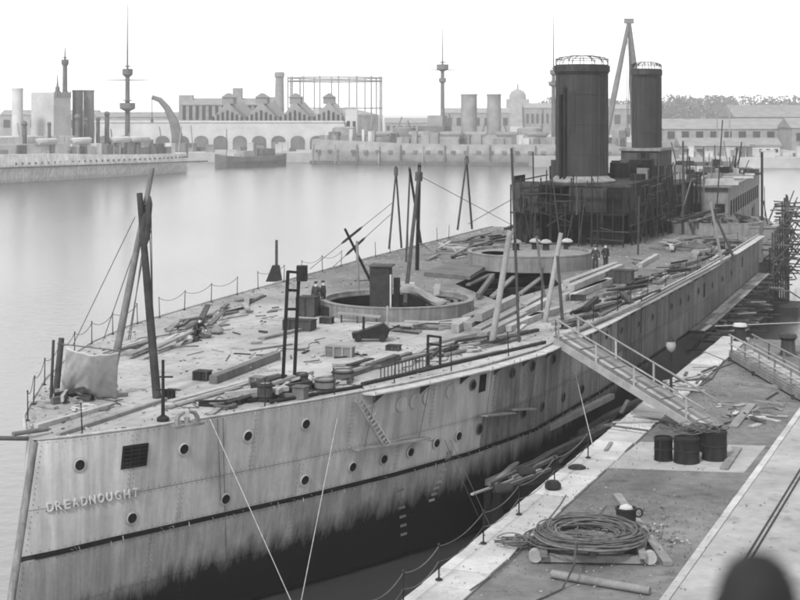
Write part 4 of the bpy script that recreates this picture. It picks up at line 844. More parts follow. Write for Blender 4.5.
litter('o', 26, (S(88, 5, DZ + 1.02), S(97, 5, DZ + 1.02), S(97, 10.5, DZ + 1.02), S(88, 10.5, DZ + 1.02)), (2.5, 7.5), (.15, .4), ('wood_mid', 'wood_dark', 'steel_mid'), 'spar laid over the wing barbette', 'spars over the wing barbette', along=False, name='stowed_spar', cat='spar', seed=40, hgt=(.06, .25), jit=.35)
def inpoly(p, pl):
    c_ = False; n_ = len(pl)
    for i in range(n_):
        (x0, y0), (x1, y1) = pl[i], pl[i - 1]
        if (y0 > p.y) != (y1 > p.y) and p.x < (x1 - x0) * (p.y - y0) / (y1 - y0) + x0: c_ = not c_
    return c_
rng = random.Random(51); ch = MB()
def chip(p, sz):
    a1 = Vector((rng.gauss(0, 1), rng.gauss(0, 1), 0)).normalized(); a2 = Vector((-a1.y, a1.x, 0)); L_ = sz * rng.uniform(.6, 2.2); w_ = sz * rng.uniform(.25, .7); p = p + ZV * .006; hh = ZV * rng.uniform(.01, .05); ch.k = rng.choice((0, 0, 1, 2))
    ch.add([p - a1 * L_ - a2 * w_, p + a1 * L_ - a2 * w_, p + a1 * L_ + a2 * w_, p - a1 * L_ + a2 * w_, p - a1 * L_ * .8 + hh, p + a1 * L_ * .8 + hh], [(0, 1, 5, 4), (1, 2, 5), (2, 3, 4, 5), (3, 0, 4)])
for i in range(3800):
    sg = rng.uniform(1, 88); k = rng.random(); t_ = hb(sg, DZ) * (1 - .25 * k * k) * rng.choice((1, -1)) if rng.random() < .45 else rng.uniform(-1, 1) * hb(sg, DZ)
    if abs(t_) > hb(sg, DZ) - .2: continue
    p = S(sg, t_, DZ)
    if (p.xy - ring_a.xy).length < RA + .1 or (p.xy - ring_b.xy).length < RB + .1 or (sg > 74 and -6 < t_ < 4) or inpoly(p, pit): continue
    chip(p, rng.uniform(.015, .055) * (1.6 if sg > 40 else 1))
ch.build('deck_litter', ['wood_mid', 'wood_dark', 'wood'], kind='stuff', label='fine chips and shavings strewn over the deck', cat='litter')
# rope coils on the deck
def coil(p, r, turns, tr, label, m_='wire', seed=0, name='rope_coil'):
    rng = random.Random(seed); pts = []; n = turns * 18
    for i in range(n):
        a_ = 2 * math.pi * i / 18; rr = r * (1 + rng.uniform(-.1, .1)) - (i % 54) * r * .006; pts.append(p + Vector((rr * math.cos(a_), rr * math.sin(a_), tr + tr * 1.6 * (i // 54) + rng.uniform(0, tr * .5))))
    b = MB(); b.tube(pts, tr, 5); return b.build(name, m_, label=label, cat='rope', smooth=True)
coil(G(84, 410, DZ), .45, 5, .04, 'coil of rope on the bow deck before the canvas', 'rope', 1); coil(G(225, 408, DZ), .4, 6, .04, 'dark coil of rope behind the fairlead', 'wire', 2); coil(G(452, 316, DZ + .05), .3, 5, .035, 'dark coil of rope hung by the barbette wall', 'wire', 3); coil(G(470, 351, DZ), .5, 5, .04, 'coil of rope inside the port rail by the low frame', 'rope', 4)
rng = random.Random(61)
for k, (x0_, y0_, x1_, y1_, lb) in enumerate(((205, 404, 262, 396, 'loose dark line snaking behind the fairlead'), (170, 412, 205, 402, 'loose dark line at the foot of the black iron post'), (270, 398, 352, 386, 'loose dark hose beside the tubs'), (395, 372, 470, 352, 'loose dark hose along the lying ladder'), (430, 352, 520, 333, 'loose dark hose inside the port rail before the gangway'), (560, 318, 640, 292, 'loose dark hose right of the gangway head'), (640, 292, 720, 256, 'loose dark hose far along the port edge'), (60, 420, 130, 402, 'loose rope among the bow beams'), (262, 358, 330, 340, 'thin line lying across the open foredeck'), (400, 330, 470, 330, 'thin line below the barbette wall'), (570, 305, 650, 283, 'thin line below the stacked baulks'), (120, 350, 200, 318, 'loose line along the far bow edge'))):
    p, q = G(x0_, y0_, DZ), G(x1_, y1_, DZ); n_ = 22; sd_ = (q - p).cross(ZV).normalized(); ph = rng.random() * 6; pts = []
    for i in range(n_ + 1): u = i / n_; pts.append(p.lerp(q, u) + sd_ * (.35 * math.sin(u * 9 + ph) + .2 * math.sin(u * 23 + ph)) + ZV * (.04 + .1 * max(0, math.sin(u * 17 + ph))))
    b = MB(); b.tube(pts, .022, 5); b.build('loose_line', 'wire', smooth=True, label=lb, cat='rope')
# bundles beside the crouching man
for k, (px, py, w_, hg) in enumerate(((184, 343, .8, .5), (205, 338, .7, .5), (217, 334, .65, .4))):
    p = G(px, py, DZ); b = MB(); n1 = 14; rng = random.Random(k); vs = []; rows_ = 7
    for j in range(rows_):
        v = j / (rows_ - 1); rr = w_ / 2 * math.sin(math.pi * (.18 + .8 * v)) ** .6
        for i in range(n1): a_ = 2 * math.pi * i / n1; q_ = rr * (1 + rng.uniform(-.12, .12)); vs.append(p + Vector((q_ * math.cos(a_), q_ * math.sin(a_), hg * v)))
    b.add(vs, [(j * n1 + i, j * n1 + (i + 1) % n1, (j + 1) * n1 + (i + 1) % n1, (j + 1) * n1 + i) for j in range(rows_ - 1) for i in range(n1)] + [tuple(range(n1 - 1, -1, -1)), tuple((rows_ - 1) * n1 + i for i in range(n1))])
    b.build('sack', 'wood_mid' if k else 'canvas', smooth=True, label=('pale sack left of the crouching man', 'middle grey sack right of the crouching man', 'rightmost grey sack beyond the crouching man')[k], cat='sack', group='sacks on the far foredeck')

# ------------------------------------------------------------------ people
def person(base, face, joints, label, hgt=1.72, cap=True):
    """joints: normalised skeleton; x right, y forward, z up in fractions of height"""
    R = Matrix.Rotation(face, 3, 'Z'); me = bpy.data.meshes.new('person'); names = list(joints); idx = {k: i for i, k in enumerate(names)}
    vs = [R @ Vector(joints[k][0]) * hgt for k in names]
    ed = [(a_, c_) for a_, c_ in (('pelvis', 'waist'), ('waist', 'chest'), ('chest', 'neck'), ('neck', 'head'), ('head', 'crown'), ('head', 'nose'), ('chest', 'lsh'), ('lsh', 'lel'), ('lel', 'lwr'), ('lwr', 'lha'), ('chest', 'rsh'), ('rsh', 'rel'), ('rel', 'rwr'), ('rwr', 'rha'), ('pelvis', 'lhip'), ('lhip', 'lkn'), ('lkn', 'lan'), ('lan', 'lto'), ('pelvis', 'rhip'), ('rhip', 'rkn'), ('rkn', 'ran'), ('ran', 'rto')) if a_ in idx and c_ in idx]
    me.from_pydata(vs, [(idx[a_], idx[c_]) for a_, c_ in ed], []); o = bpy.data.objects.new('person', me); COL.objects.link(o)
    sk = o.modifiers.new('skin', 'SKIN'); ss = o.modifiers.new('sub', 'SUBSURF'); ss.levels = 1; ss.render_levels = 1
    for k in names:
        r = joints[k][1] * hgt; d = me.skin_vertices[0].data[idx[k]]; d.radius = (r if not isinstance(r, tuple) else r[0], r); d.use_root = (k == 'pelvis')
    bpy.context.view_layer.update(); dg = bpy.context.evaluated_depsgraph_get(); m2 = bpy.data.meshes.new_from_object(o.evaluated_get(dg)); bpy.data.objects.remove(o)
    m2.materials.clear(); m2.materials.append(M['cloth']); m2.materials.append(M['skin'])
    hd = vs[idx['head']]; hands = [vs[idx['lha']], vs[idx['rha']]]
    for f in m2.polygons:
        f.use_smooth = True
        if (f.center - hd).length < .085 * hgt or min((f.center - q).length for q in hands) < .045 * hgt: f.material_index = 1
    zmin = min(v.co.z for v in m2.vertices)
    for v in m2.vertices: v.co.z -= zmin
    o = bpy.data.objects.new('person', m2); COL.objects.link(o); o.location = base; BASE[o.name] = Vector(base); tag(o, label, 'person', 'people on the deck')
    top = Vector(base) + vs[idx['crown']] - ZV * zmin
    b = MB(); fw = R @ Vector((0, 1, 0)); b.lathe([(.01, .05), (.07, .045), (.098, .01), (.09, -.04)], top, 14); b.add([top + R @ Vector(q) for q in ((-.07, .06, -.045), (.07, .06, -.045), (.05, .13, -.055), (-.05, .13, -.055), (-.07, .06, -.03), (.07, .06, -.03), (.05, .13, -.04), (-.05, .13, -.04))], [(3, 2, 1, 0), (4, 5, 6, 7), (0, 1, 5, 4), (1, 2, 6, 5), (2, 3, 7, 6), (3, 0, 4, 7)])
    b.build('cap', 'cloth', o, smooth=True); return o
STAND = dict(pelvis=((0, 0, .52), .078), waist=((0, .005, .62), .075), chest=((0, 0, .76), .088), neck=((0, .01, .855), .034), head=((0, .02, .915), .052), crown=((0, .015, .965), .045), nose=((0, .075, .905), .012),
             lsh=((-.105, 0, .80), .047), lel=((-.15, -.02, .64), .034), lwr=((-.14, .05, .50), .026), lha=((-.135, .07, .455), .026), rsh=((.105, 0, .80), .047), rel=((.16, -.03, .64), .034), rwr=((.12, .07, .53), .026), rha=((.09, .10, .50), .026),
             lhip=((-.055, 0, .48), .062), lkn=((-.06, .02, .27), .046), lan=((-.065, -.01, .045), .032), lto=((-.08, .09, .02), .026), rhip=((.055, 0, .48), .062), rkn=((.065, .03, .27), .046), ran=((.07, 0, .045), .032), rto=((.09, .10, .02), .026))
CROUCH = dict(STAND, pelvis=((0, 0, .16), .085), waist=((0, .07, .26), .08), chest=((0, .15, .38), .09), neck=((0, .21, .46), .034), head=((0, .25, .51), .052), crown=((0, .25, .56), .045), nose=((0, .305, .50), .012),
              lsh=((-.1, .17, .41), .047), lel=((-.17, .28, .30), .034), lwr=((-.08, .38, .24), .026), lha=((-.05, .41, .22), .026), rsh=((.1, .17, .41), .047), rel=((.17, .28, .30), .034), rwr=((.08, .38, .24), .026), rha=((.05, .41, .22), .026),
              lhip=((-.06, .0, .14), .065), lkn=((-.1, .22, .27), .05), lan=((-.09, .1, .045), .035), lto=((-.1, .2, .02), .028), rhip=((.06, 0, .14), .065), rkn=((.1, .22, .27), .05), ran=((.09, .1, .045), .035), rto=((.1, .2, .02), .028))
person(G(316, 313, DZ), 2.6, STAND, 'man in dark clothes at the left of the pair behind the packing case'); person(G(323.5, 312, DZ), 1.9, dict(STAND, rel=((.15, .05, .66), .034), rwr=((.06, .13, .62), .026), rha=((.02, .15, .62), .026)), 'man in dark clothes at the right of the pair behind the packing case')
person(G(595.5, 271, DZ), 2.9, STAND, 'man in dark suit, left of the pair beside the stacked baulks', 1.74); person(G(605.5, 270, DZ), -2.6, STAND, 'man in dark suit, right of the pair beside the stacked baulks', 1.8)
person(G(194, 338, DZ), -2.2, CROUCH, 'man in dark cap crouching by the sacks on the far foredeck')

# ------------------------------------------------------------------ after scaffolding outside the hull
scf = thing('scaffolding', S(95, 13, 0), 'scaffolding of many projecting poles round the after port side', 'scaffolding'); rng = random.Random(8)
for i in range(13):
    s = 92.5 + i * 2.3; tb_ = max(1.5, hb(s, 2)); top = interp([(92, 6.2), (98, 7.5), (106, 9.6), (120, 9.0), (135, 7)], s)
    b = MB(); b.tube([S(s, tb_ + .9, -1), S(s, tb_ + .8, top + rng.uniform(-.4, 1.0))], .09, 6); b.build('standard', 'wood_dark', scf)
    for z in (2.2, 3.5, 4.8, 6.1, 7.4, 8.7):
        if z > top: continue
        for rep in ((0,) if rng.random() < .75 else ()):
            b = MB(); ex = rng.uniform(1.1, 2.8); s_ = s + rng.uniform(-1.1, 1.1); b.tube([S(s_, tb_ - .4, z), S(s_ + rng.uniform(-.6, .6), tb_ + ex, z + rng.uniform(-.15, .25))], .07, 6); b.build('putlog', rng.choice(('wood_mid', 'wood_dark', 'wood_dark')), scf)
        if i < 12:
            s2 = s + 2.3; t2 = max(1.5, hb(s2, 2)); b = MB(); b.tube([S(s - .3, tb_ + .95, z + .1), S(s2 + .3, t2 + .95, z + .1)], .07, 6); b.build('ledger', 'wood_dark', scf)
            if rng.random() < .6: b = MB(); b.beam(S(s, tb_ + .5, z + .16), S(s2, t2 + .5, z + .16), .6, .06); b.build('walk_board', rng.choice(('wood', 'wood_mid', 'wood_mid')), scf)
            if rng.random() < .7: b = MB(); k_ = rng.choice((-1, 1)); b.tube([S(s, tb_ + 1.0, z), S(s2 + 1.5, t2 + 1.0 + rng.uniform(0, 1.5), z + 1.6 * k_)], .06, 6); b.build('brace', 'wood_dark', scf)
# staging along the hull side forward of it
scb = thing('side_staging', S(58, 13, 0), 'plank walkway on brackets along the hull side amidships', 'staging')
for i in range(13):
    s = 56 + i * 2.7; tb_ = hb(s, 3.4); zz = 3.9 + .03 * i
    for zq in (.9, 1.9, 2.7, 3.3):
        b = MB(); s_ = s + rng.uniform(-1.2, 1.2); b.tube([S(s_, tb_, zq), S(s_ + rng.uniform(-.9, .9), tb_ + rng.uniform(.9, 2.6), zq + rng.uniform(-.1, .3))], rng.uniform(.05, .08), 6); b.build('bracket_pole', rng.choice(('wood_dark', 'wood_dark', 'wood_mid')), scb)
    b = MB(); b.tube([S(s, tb_, zz), S(s, tb_ + rng.uniform(1.3, 2.3), zz + rng.uniform(-.05, .15))], .075, 6); b.build('bracket_pole', 'wood_dark', scb)
    b = MB(); b.tube([S(s, tb_, zz - 1.5), S(s, tb_ + 1.2, zz - .05)], .06, 6); b.build('brace', 'wood_dark', scb)
    b = MB(); b.tube([S(s + .6, tb_, 1.5), S(s + .6 + rng.uniform(-.4, .4), tb_ + rng.uniform(1.2, 2.4), 1.6)], .07, 6); b.build('bracket_pole', 'wood_mid', scb)
    if i < 12:
        for k in range(3): b = MB(); b.beam(S(s - .2, tb_ + .35 + k * .33, zz + .11 + rng.uniform(0, .04)), S(s + 2.9, hb(s + 2.7, 3.4) + .35 + k * .33, zz + .12 + rng.uniform(0, .04)), .3, .05); b.build('walk_plank', rng.choice(('wood', 'wood_mid')), scb)

# ------------------------------------------------------------------ gangways
def gangway(name, p, q, wv, label, rail_h, posts, m_='wood', cleats=9, rails=(1.0,), trestle=None):
    t = thing(name, q, label, 'gangway'); L_ = q - p
    for k in (0, 1): b = MB(); o_ = wv * k; b.beam(p + o_ - ZV * .06, q + o_ - ZV * .06, .13, .34); b.build('stringer', m_, t)
    n = 5; rg = random.Random(len(label))
    for i in range(n): b = MB(); o_ = wv * ((i + .5) / n) + ZV * (.13 + rg.uniform(0, .02)); b.beam(p + o_ + L_ * rg.uniform(-.02, .01), q + o_ + L_ * rg.uniform(-.01, .03), wv.length / n * .93, .05); b.build('deck_plank', rg.choice(('wood', 'wood_mid', 'wood')), t)
    for i in range(cleats): b = MB(); k = (i + .5) / cleats; c_ = p.lerp(q, k) + ZV * .185; b.beam(c_ + wv * .15, c_ + wv * .85, .045, .03); b.build('cleat', 'wood_mid', t)
    for o_ in (Vector(), wv):
        for rh in rails: b = MB(); b.tube([p + o_ + ZV * rail_h * rh - L_ * .01, q + o_ + ZV * rail_h * rh + L_ * .02], .045, 8); b.build('handrail', 'wood', t, smooth=True)
        for k in posts: b = MB(); c_ = p.lerp(q, k) + o_; b.beam(c_, c_ + ZV * rail_h, .09, .07); b.build('rail_post', m_, t)
    return t
gp = hull(hull_px(552, 348)[0], DZ, 1, .1) + ZV * .18; gq = G(702, 431, QZ + .2); dv = (gq - gp); side_ = Vector((-dv.y, dv.x, 0)).normalized() * 1.45
gangway('gangway', gp, gq, side_, 'sloping gangway from the ship down to the quay with pale handrails', 1.0, (.03, .3, .56, .9))
b2p, b2q = G(730, 354, QZ + .35), G(830, 412, QZ + .35); dv = b2q - b2p; side_ = Vector((-dv.y, dv.x, 0)).normalized() * 1.3
gangway('gangway', b2p, b2q, side_, 'second gangway resting on the quay at the right edge', 1.05, (.02, .18, .34, .5, .66, .82, .98), 'wood_mid', 10, (1.0, .55))
for k in (.02, .3, .7, .98):
    c_ = b2p.lerp(b2q, k); t = MB(); t.beam(c_ - side_ * .15 - ZV * .24, c_ + side_ * 1.15 - ZV * .24, .22, .22); t.build('bearer', 'wood_dark', label='dark bearer block under the second gangway, ' + {.02: 'at its far end', .3: 'second from its far end', .7: 'third from its far end', .98: 'at its near end'}[k], cat='bearer', group='bearers under the second gangway')

#SECTION QUAY
# ------------------------------------------------------------------ quay furniture
# chain fence on the coping
rows = []
for px, py in ((395, 607.5), (431, 579), (476, 543), (512, 514), (548, 484.5), (582, 457.5)):
    p = G(px, py, QZ + .05) + QN * .25; t = thing('chain_post', p, 'iron chain post at the quay edge, ' + ('nearest the camera', 'second', 'third', 'fourth', 'fifth', 'farthest')[len(rows)] + ' in the row', 'post', 'chain posts along the quay edge')
    b = MB(); b.tube([p, p + ZV * 1.0], [.026, .02], 8); b.build('post', 'iron', t, smooth=True); b = MB(); b.lathe([(.01, 1.1), (.05, 1.06), (.05, 1.0), (.03, .97)], p, 8); b.build('knob', 'iron', t); b = MB(); b.lathe([(.11, 0), (.11, .03), (.04, .07)], p, 10); b.build('foot', 'iron', t); rows.append(p)
rows = [rows[0] - QU * 2.6] + rows
for i in range(len(rows) - 1):
    for k, (hz, dr) in enumerate(((1.0, .2), (.55, .22))):
        p, q = rows[i] + ZV * hz, rows[i + 1] + ZV * hz; b = MB(); b.tube(sag(p, q, dr, 12), .014, 5); b.build('guard_chain', 'cable', label=('upper' if k == 0 else 'lower') + ' sagging chain in span ' + ('one', 'two', 'three', 'four', 'five', 'six')[i] + ' of the quay edge fence, counted from the camera', cat='chain', group='chains along the quay edge')
# low mooring lumps on the coping
for k, (px, py) in enumerate(((553, 489), (577, 468))):
    p = G(px, py, QZ + .05); b = MB(); b.lathe(([(.01, .32), (.2, .3), (.3, .18), (.3, .05), (.22, .0)], [(.01, .1), (.25, .1), (.34, .05), (.36, 0)])[k], p, 18); b.build('mooring_ring', 'iron', smooth=True, label=('rounded dark iron lump on the coping between chain posts', 'flat dark iron plate on the coping farther along')[k], cat='bollard')
# ring of cable on a low sledge
cc = G(590, 553, QZ); cr = 1.75
t = thing('cable_sledge', cc, 'low timber sledge under the great coil of cable', 'sledge'); sx, sy = Vector((1, -.06, 0)).normalized(), Vector((.06, 1, 0)).normalized()
for k in (-1, 1): b = MB(); b.beam(cc + sx * -1.75 + sy * k * 1.1 + ZV * .16, cc + sx * 1.75 + sy * k * 1.1 + ZV * .16, .2, .22); b.build('runner', 'wood', t)
for k in (-1, 0, 1): b = MB(); b.beam(cc + sx * k * 1.5 - sy * 1.45 + ZV * .36, cc + sx * k * 1.5 + sy * 1.45 + ZV * .36, .22, .18); b.build('crossbeam', 'wood_mid', t)
for k in (-1, 1):
    b = MB(); c_ = cc + sx * k * 1.75 - sy * 1.15 + ZV * .24; b.tube([c_ - sy * .12, c_ + sy * .12], .2, 14); b.build('roller', 'wood', t, smooth=True)
t = thing('cable_coil', cc + ZV * .45, 'great loose coil of dark cable on the quay in the foreground', 'cable'); rng = random.Random(4)
for i in range(64):
    r0 = rng.uniform(1.05, 1.68); ex = rng.gauss(0, .15); ey = rng.gauss(0, .12); z0_ = .55 + rng.random() * .24 * (1 - abs(r0 - 1.37) / .6); tx, ty = rng.uniform(-.09, .09), rng.uniform(-.09, .09); ph = rng.random() * 6; b = MB()
    b.tube([cc + Vector((ex + r0 * math.cos(a_) * (1 + .02 * math.sin(3 * a_ + ph)), ey + r0 * .93 * math.sin(a_) * (1 + .02 * math.cos(2 * a_ + ph)), z0_ + tx * math.cos(a_) + ty * math.sin(a_) + .02 * math.sin(5 * a_ + ph))) for a_ in [2 * math.pi * j / 40 for j in range(40)]], rng.uniform(.016, .03), 6, True); b.build('turn', 'cable', t, smooth=True)
for i in range(9):    # loose bights across the middle and out to the left
    a_ = rng.uniform(0, 6.28); p = cc + Vector((1.3 * math.cos(a_), 1.2 * math.sin(a_), .55)); q = cc + Vector((1.3 * math.cos(a_ + 2.4), 1.2 * math.sin(a_ + 2.4), .55)); m_p = (p + q) / 2 + Vector((rng.uniform(-.4, .4), rng.uniform(-.4, .4), 0)); b = MB(); b.tube([p.lerp(m_p, k / 8).lerp(m_p.lerp(q, k / 8), k / 8) - ZV * .06 for k in range(9)], .02, 5); b.build('loose_bight', 'cable', t, smooth=True)
for i in range(16):
    c0_ = G(528, 546, QZ) + Vector((rng.uniform(-.55, .55), rng.uniform(-.5, .5), .12 + rng.random() * .15)); r0 = rng.uniform(.2, .5); b = MB(); b.tube([c0_ + Vector((r0 * 1.4 * math.cos(a_), r0 * .7 * math.sin(a_), .05 * math.sin(2 * a_ + i))) for a_ in [2 * math.pi * j / 20 for j in range(20)]], .02, 5, True); b.build('tangled_end', 'cable', t, smooth=True)
pts = [cc + Vector((-.35, .3, .75)), G(574, 565, QZ + .7), G(568, 578, QZ + .3), G(562, 589, QZ + .03), G(545, 597, QZ + .03), G(520, 607, QZ + .03)]; b = MB(); b.tube(pts, .03, 6); b.build('tail', 'cable', t, smooth=True)
# log, planks and bucket round the coil
b = MB(); b.tube([G(552, 574, QZ + .13), G(650, 591, QZ + .13)], [.13, .12], 12); b.build('log', 'wood_mid', smooth=True, label='round pale log lying in front of the cable coil', cat='log')
baulk((617, 497), (668, 566), .3, .12, 'wood', 'long pale plank lying right of the cable coil', z=QZ)
baulk((645, 534), (640, 556), .3, .2, 'wood_mid', 'short grey timber wedged beside the cable coil', z=QZ)
bc = G(626, 528, QZ + .13); t = thing('iron_pot', bc, 'black iron pot with ring handle standing on the plank by the coil', 'pot')
b = MB(); b.lathe([(.01, .0), (.3, 0), (.33, .1), (.33, .58), (.36, .6), (.36, .68), (.3, .68), (.29, .15), (.01, .12)], bc, 22); b.build('body', 'iron', t, smooth=True); b = MB(); b.tube([bc + Vector((.42 + .12 * math.cos(a_), 0, .5 + .14 * math.sin(a_))) for a_ in [2 * math.pi * j / 14 for j in range(14)]], .03, 6, True); b.build('ring_handle', 'iron', t, smooth=True); b = MB(); b.lathe([(.29, .5), (.2, .72), (.01, .8)], bc, 14); b.build('heaped_content', 'canvas', t, smooth=True)
for k, (pp, lb) in enumerate((([(556, 520), (570, 512), (590, 513), (604, 521), (618, 524)], 'loop of thin rope behind the cable coil leading to the pot'), ([(600, 512), (606, 506), (618, 506), (624, 514)], 'short bight of rope just left of the pot'), ([(470, 590), (500, 570), (540, 530), (560, 505), (566, 495)], 'thin line trailing along the coping stones toward the iron lump'))):
    b = MB(); b.tube([G(x, y, QZ + .07) for x, y in pp], .022, 6); b.build('rope_line', 'cable', smooth=True, label=lb, cat='rope')
# drums with coiled wire on top
for k, (px, py, w_, hg, lb) in enumerate(((665, 462, .72, .92, 'smallest dark iron drum, left of the group on the quay'), (689, 465, 1.0, .98, 'wide dark iron drum in the front middle of the group'), (717, 462, .98, 1.15, 'tallest dark iron drum, right of the group'), (703, 452, .9, 1.0, 'dark iron drum half hidden behind the others'))):
    p = G(px, py, QZ + .014) + Vector((0, w_ / 2, 0)); t = thing('iron_drum', p, lb, 'drum', 'iron drums on the quay'); r = w_ / 2
    b = MB(); b.lathe([(.01, 0), (r, 0), (r, hg), (r - .04, hg), (r - .05, hg - .05), (.01, hg - .05)], p, 26); b.build('shell', 'steel', t, smooth=True)
    for z_ in (.03, hg * .5, hg - .06): b = MB(); b.lathe([(r, z_ - .03), (r + .02, z_ - .02), (r + .02, z_ + .02), (r, z_ + .03)], p, 26); b.build('hoop', 'iron', t, smooth=True)
    b = MB(); b.beam(p + Vector((-r * .5, -r * .9, .05)), p + Vector((-r * .5, -r * .9, hg)), .06, .03); b.build('seam_strap', 'iron', t)
rng = random.Random(10); dc = G(695, 462, QZ) + Vector((0, .5, 1.03)); t = thing('wire_tangle', dc, 'loose tangle of thin wire lying over the tops of the drums', 'wire')
for i in range(14): c0_ = dc + Vector((rng.uniform(-.9, .8), rng.uniform(-.3, .5), rng.random() * .15)); r0 = rng.uniform(.3, .8); b = MB(); b.tube([c0_ + Vector((r0 * math.cos(a_), r0 * .6 * math.sin(a_), .12 + .1 * math.sin(2 * a_ + i))) for a_ in [2 * math.pi * j / 22 for j in range(22)]], .016, 5, True); b.build('loop', 'cable', t, smooth=True)
# planks and debris on the quay
baulk((733, 428), (752, 405), .4, .07, 'wood', 'pale board lying beyond the drums near the gangway foot', z=QZ); baulk((724, 470), (738, 449), .32, .08, 'wood_mid', 'grey board lying on the slab right of the drums', z=QZ + .012)
baulk((735, 384), (795, 391), .2, .16, 'wood_mid', 'grey beam lying before the second gangway', z=QZ); baulk((722, 425), (748, 419), .08, .06, 'wood_dark', 'thin dark lath by the gangway foot', z=QZ)
litter('q', 26, ((712, 400), (790, 404), (770, 430), (725, 418)), (.2, 1.2), (.06, .3), ('wood', 'stone', 'wood_mid', 'wood_dark'), 'scrap on the dirt beyond the drums', 'debris beyond the drums', along=False, name='wood_scrap', cat='scrap', zz=QZ, seed=20, hgt=(.02, .08), jit=1.5)
litter('r', 22, ((600, 455), (690, 400), (715, 360), (690, 370)), (.3, 2.4), (.05, .2), ('wood', 'wood_mid', 'wood_dark', 'cable'), 'scrap on the coping near the gangway', 'scraps along the coping', along=False, name='wood_scrap', cat='scrap', zz=QZ + .06, seed=21, hgt=(.02, .08), jit=1.0)
litter('s', 60, ((640, 545), (668, 500), (655, 560), (690, 540)), (.04, .14), (.04, .1), ('stone', 'wood_mid', 'dirt'), 'stone chip right of the coil', 'stones on the quay', along=False, name='stone_chip', cat='stone', zz=QZ, seed=22, hgt=(.02, .06), jit=3)
for k, pp in enumerate(([(690, 362), (705, 352), (724, 360), (712, 378), (690, 392)], [(672, 383), (700, 375), (735, 362), (745, 352)])): b = MB(); b.tube([G(x, y, QZ + .06) for x, y in pp], .03, 6); b.build('rope_line', 'wire', smooth=True, label=('looped dark rope lying at the quay corner', 'long dark rope lying from the lamp to the second gangway')[k], cat='rope')
rng = random.Random(71); ch = MB()
for i in range(3600):
    if i < 1500: c0_ = G(640, 530, QZ); p = Vector((c0_.x + rng.gauss(0, 2.6), c0_.y + rng.gauss(0, 4), QZ))
    elif i < 3000: p = G(rng.uniform(600, 790), rng.uniform(360, 432), QZ)
    else: p = G(rng.uniform(450, 800), rng.uniform(430, 600), QZ)
    r_ = p - QA; b_ = r_.dot(QN)
    if b_ < .1 or r_.dot(QU) > QL or ((p - R0).dot(rn) > .2 and rng.random() < .85) or (b_ < CW and rng.random() < .6): continue
    chip(p + ZV * (.055 if b_ < CW + .05 else .035 if (p - R0).dot(rn) > .25 else .014), rng.uniform(.008, .026))
ch.build('quay_grit', ['dirt', 'wood_mid', 'concrete'], kind='stuff', label='grit and chips scattered on the quay', cat='grit')
# gas lamp
lb_ = G(671, 404, QZ + .05); t = thing('gas_lamp', lb_, 'gas lamp with round globe at the quay edge beyond the gangway', 'street lamp')
b = MB(); b.lathe([(.24, 0), (.24, .12), (.15, .25), (.11, .5), (.07, .6), (.055, 2.3), (.09, 2.35), (.09, 2.42), (.04, 2.45)], lb_, 14); b.build('column', 'iron', t, smooth=True)
b = MB(); b.lathe([(.05, 2.44), (.17, 2.55), (.24, 2.75), (.2, 2.95), (.1, 3.02)], lb_, 16); b.build('globe', 'lamp_glass', t, smooth=True); b = MB(); b.lathe([(.12, 3.0), (.27, 3.0), (.1, 3.14), (.03, 3.25), (.01, 3.25)], lb_, 14); b.build('hood', 'iron', t, smooth=True)
# bollards
for k, (px, py, r, hg) in enumerate(((740, 341, .42, 1.05), (788, 355, .5, 1.2))):
    p = G(px, py, QZ); t = thing('bollard', p, ('dark mooring bollard with pale top at the far end of the quay', 'stout grey post behind the second gangway at the right edge')[k], 'bollard'); b = MB(); b.lathe([(r * 1.1, 0), (r * .85, .15), (r * .75, hg * .7), (r * 1.05, hg * .85)], p, 18); b.build('shaft', 'iron' if k == 0 else 'steel_mid', t, smooth=True); b = MB(); b.lathe([(r * 1.05, hg * .85), (r * .9, hg), (.01, hg * 1.05)], p, 18); b.build('cap', 'canvas' if k == 0 else 'steel_mid', t, smooth=True)
# tall rounded post head near the camera
pp = A(757, 552, 2.6); b = MB(); b.lathe([(.01, 0), (.03, -.006), (.05, -.022), (.064, -.05), (.076, -.1), (.085, -.4), (.12, -6), (.16, QZ - pp.z)], pp, 28); b.build('mast_post', 'iron', smooth=True, label='dark rounded head of a tall post close to the camera, bottom right', cat='post')
# ropes from the bow down to the quay
wire(G(210, 419, DZ), G(296, 612, QZ - 2.5), .014, 'pale mooring line falling from the fairlead past the hull', 'rope'); hp = hull(*hull_px(336, 418), 1, .05)
wire(hp, G(299, 612, QZ - 2.5), .014, 'pale line from the hull side down beside the bow', 'rope'); hp2 = hull(*hull_px(573, 372), 1, .1)
wire(hp2, G(593, 447, QZ + .05), .016, 'pale rope from the hull down to the coping beside the gangway', 'rope')
wire(hull(*hull_px(178, 420), 1, .06), hull(*hull_px(440, 440), 1, .06), .014, 'thin dark line stretched along the bow plating', 'wire', .3)
for k, (px, py, qx, qy) in enumerate(((216, 420, 219, 500), (221, 418, 224, 560), (443, 440, 480, 520), (449, 440, 492, 530))): wire(hull(*hull_px(px, py), 1, .07), hull(*hull_px(qx, qy), 1, .07) if k < 2 else G(qx, qy, 1.0), .013, ('left of two thin lines down the bow plating', 'right of two thin lines down the bow plating', 'left of two dark ropes slung under the hull side', 'right of two dark ropes slung under the hull side')[k], 'wire')
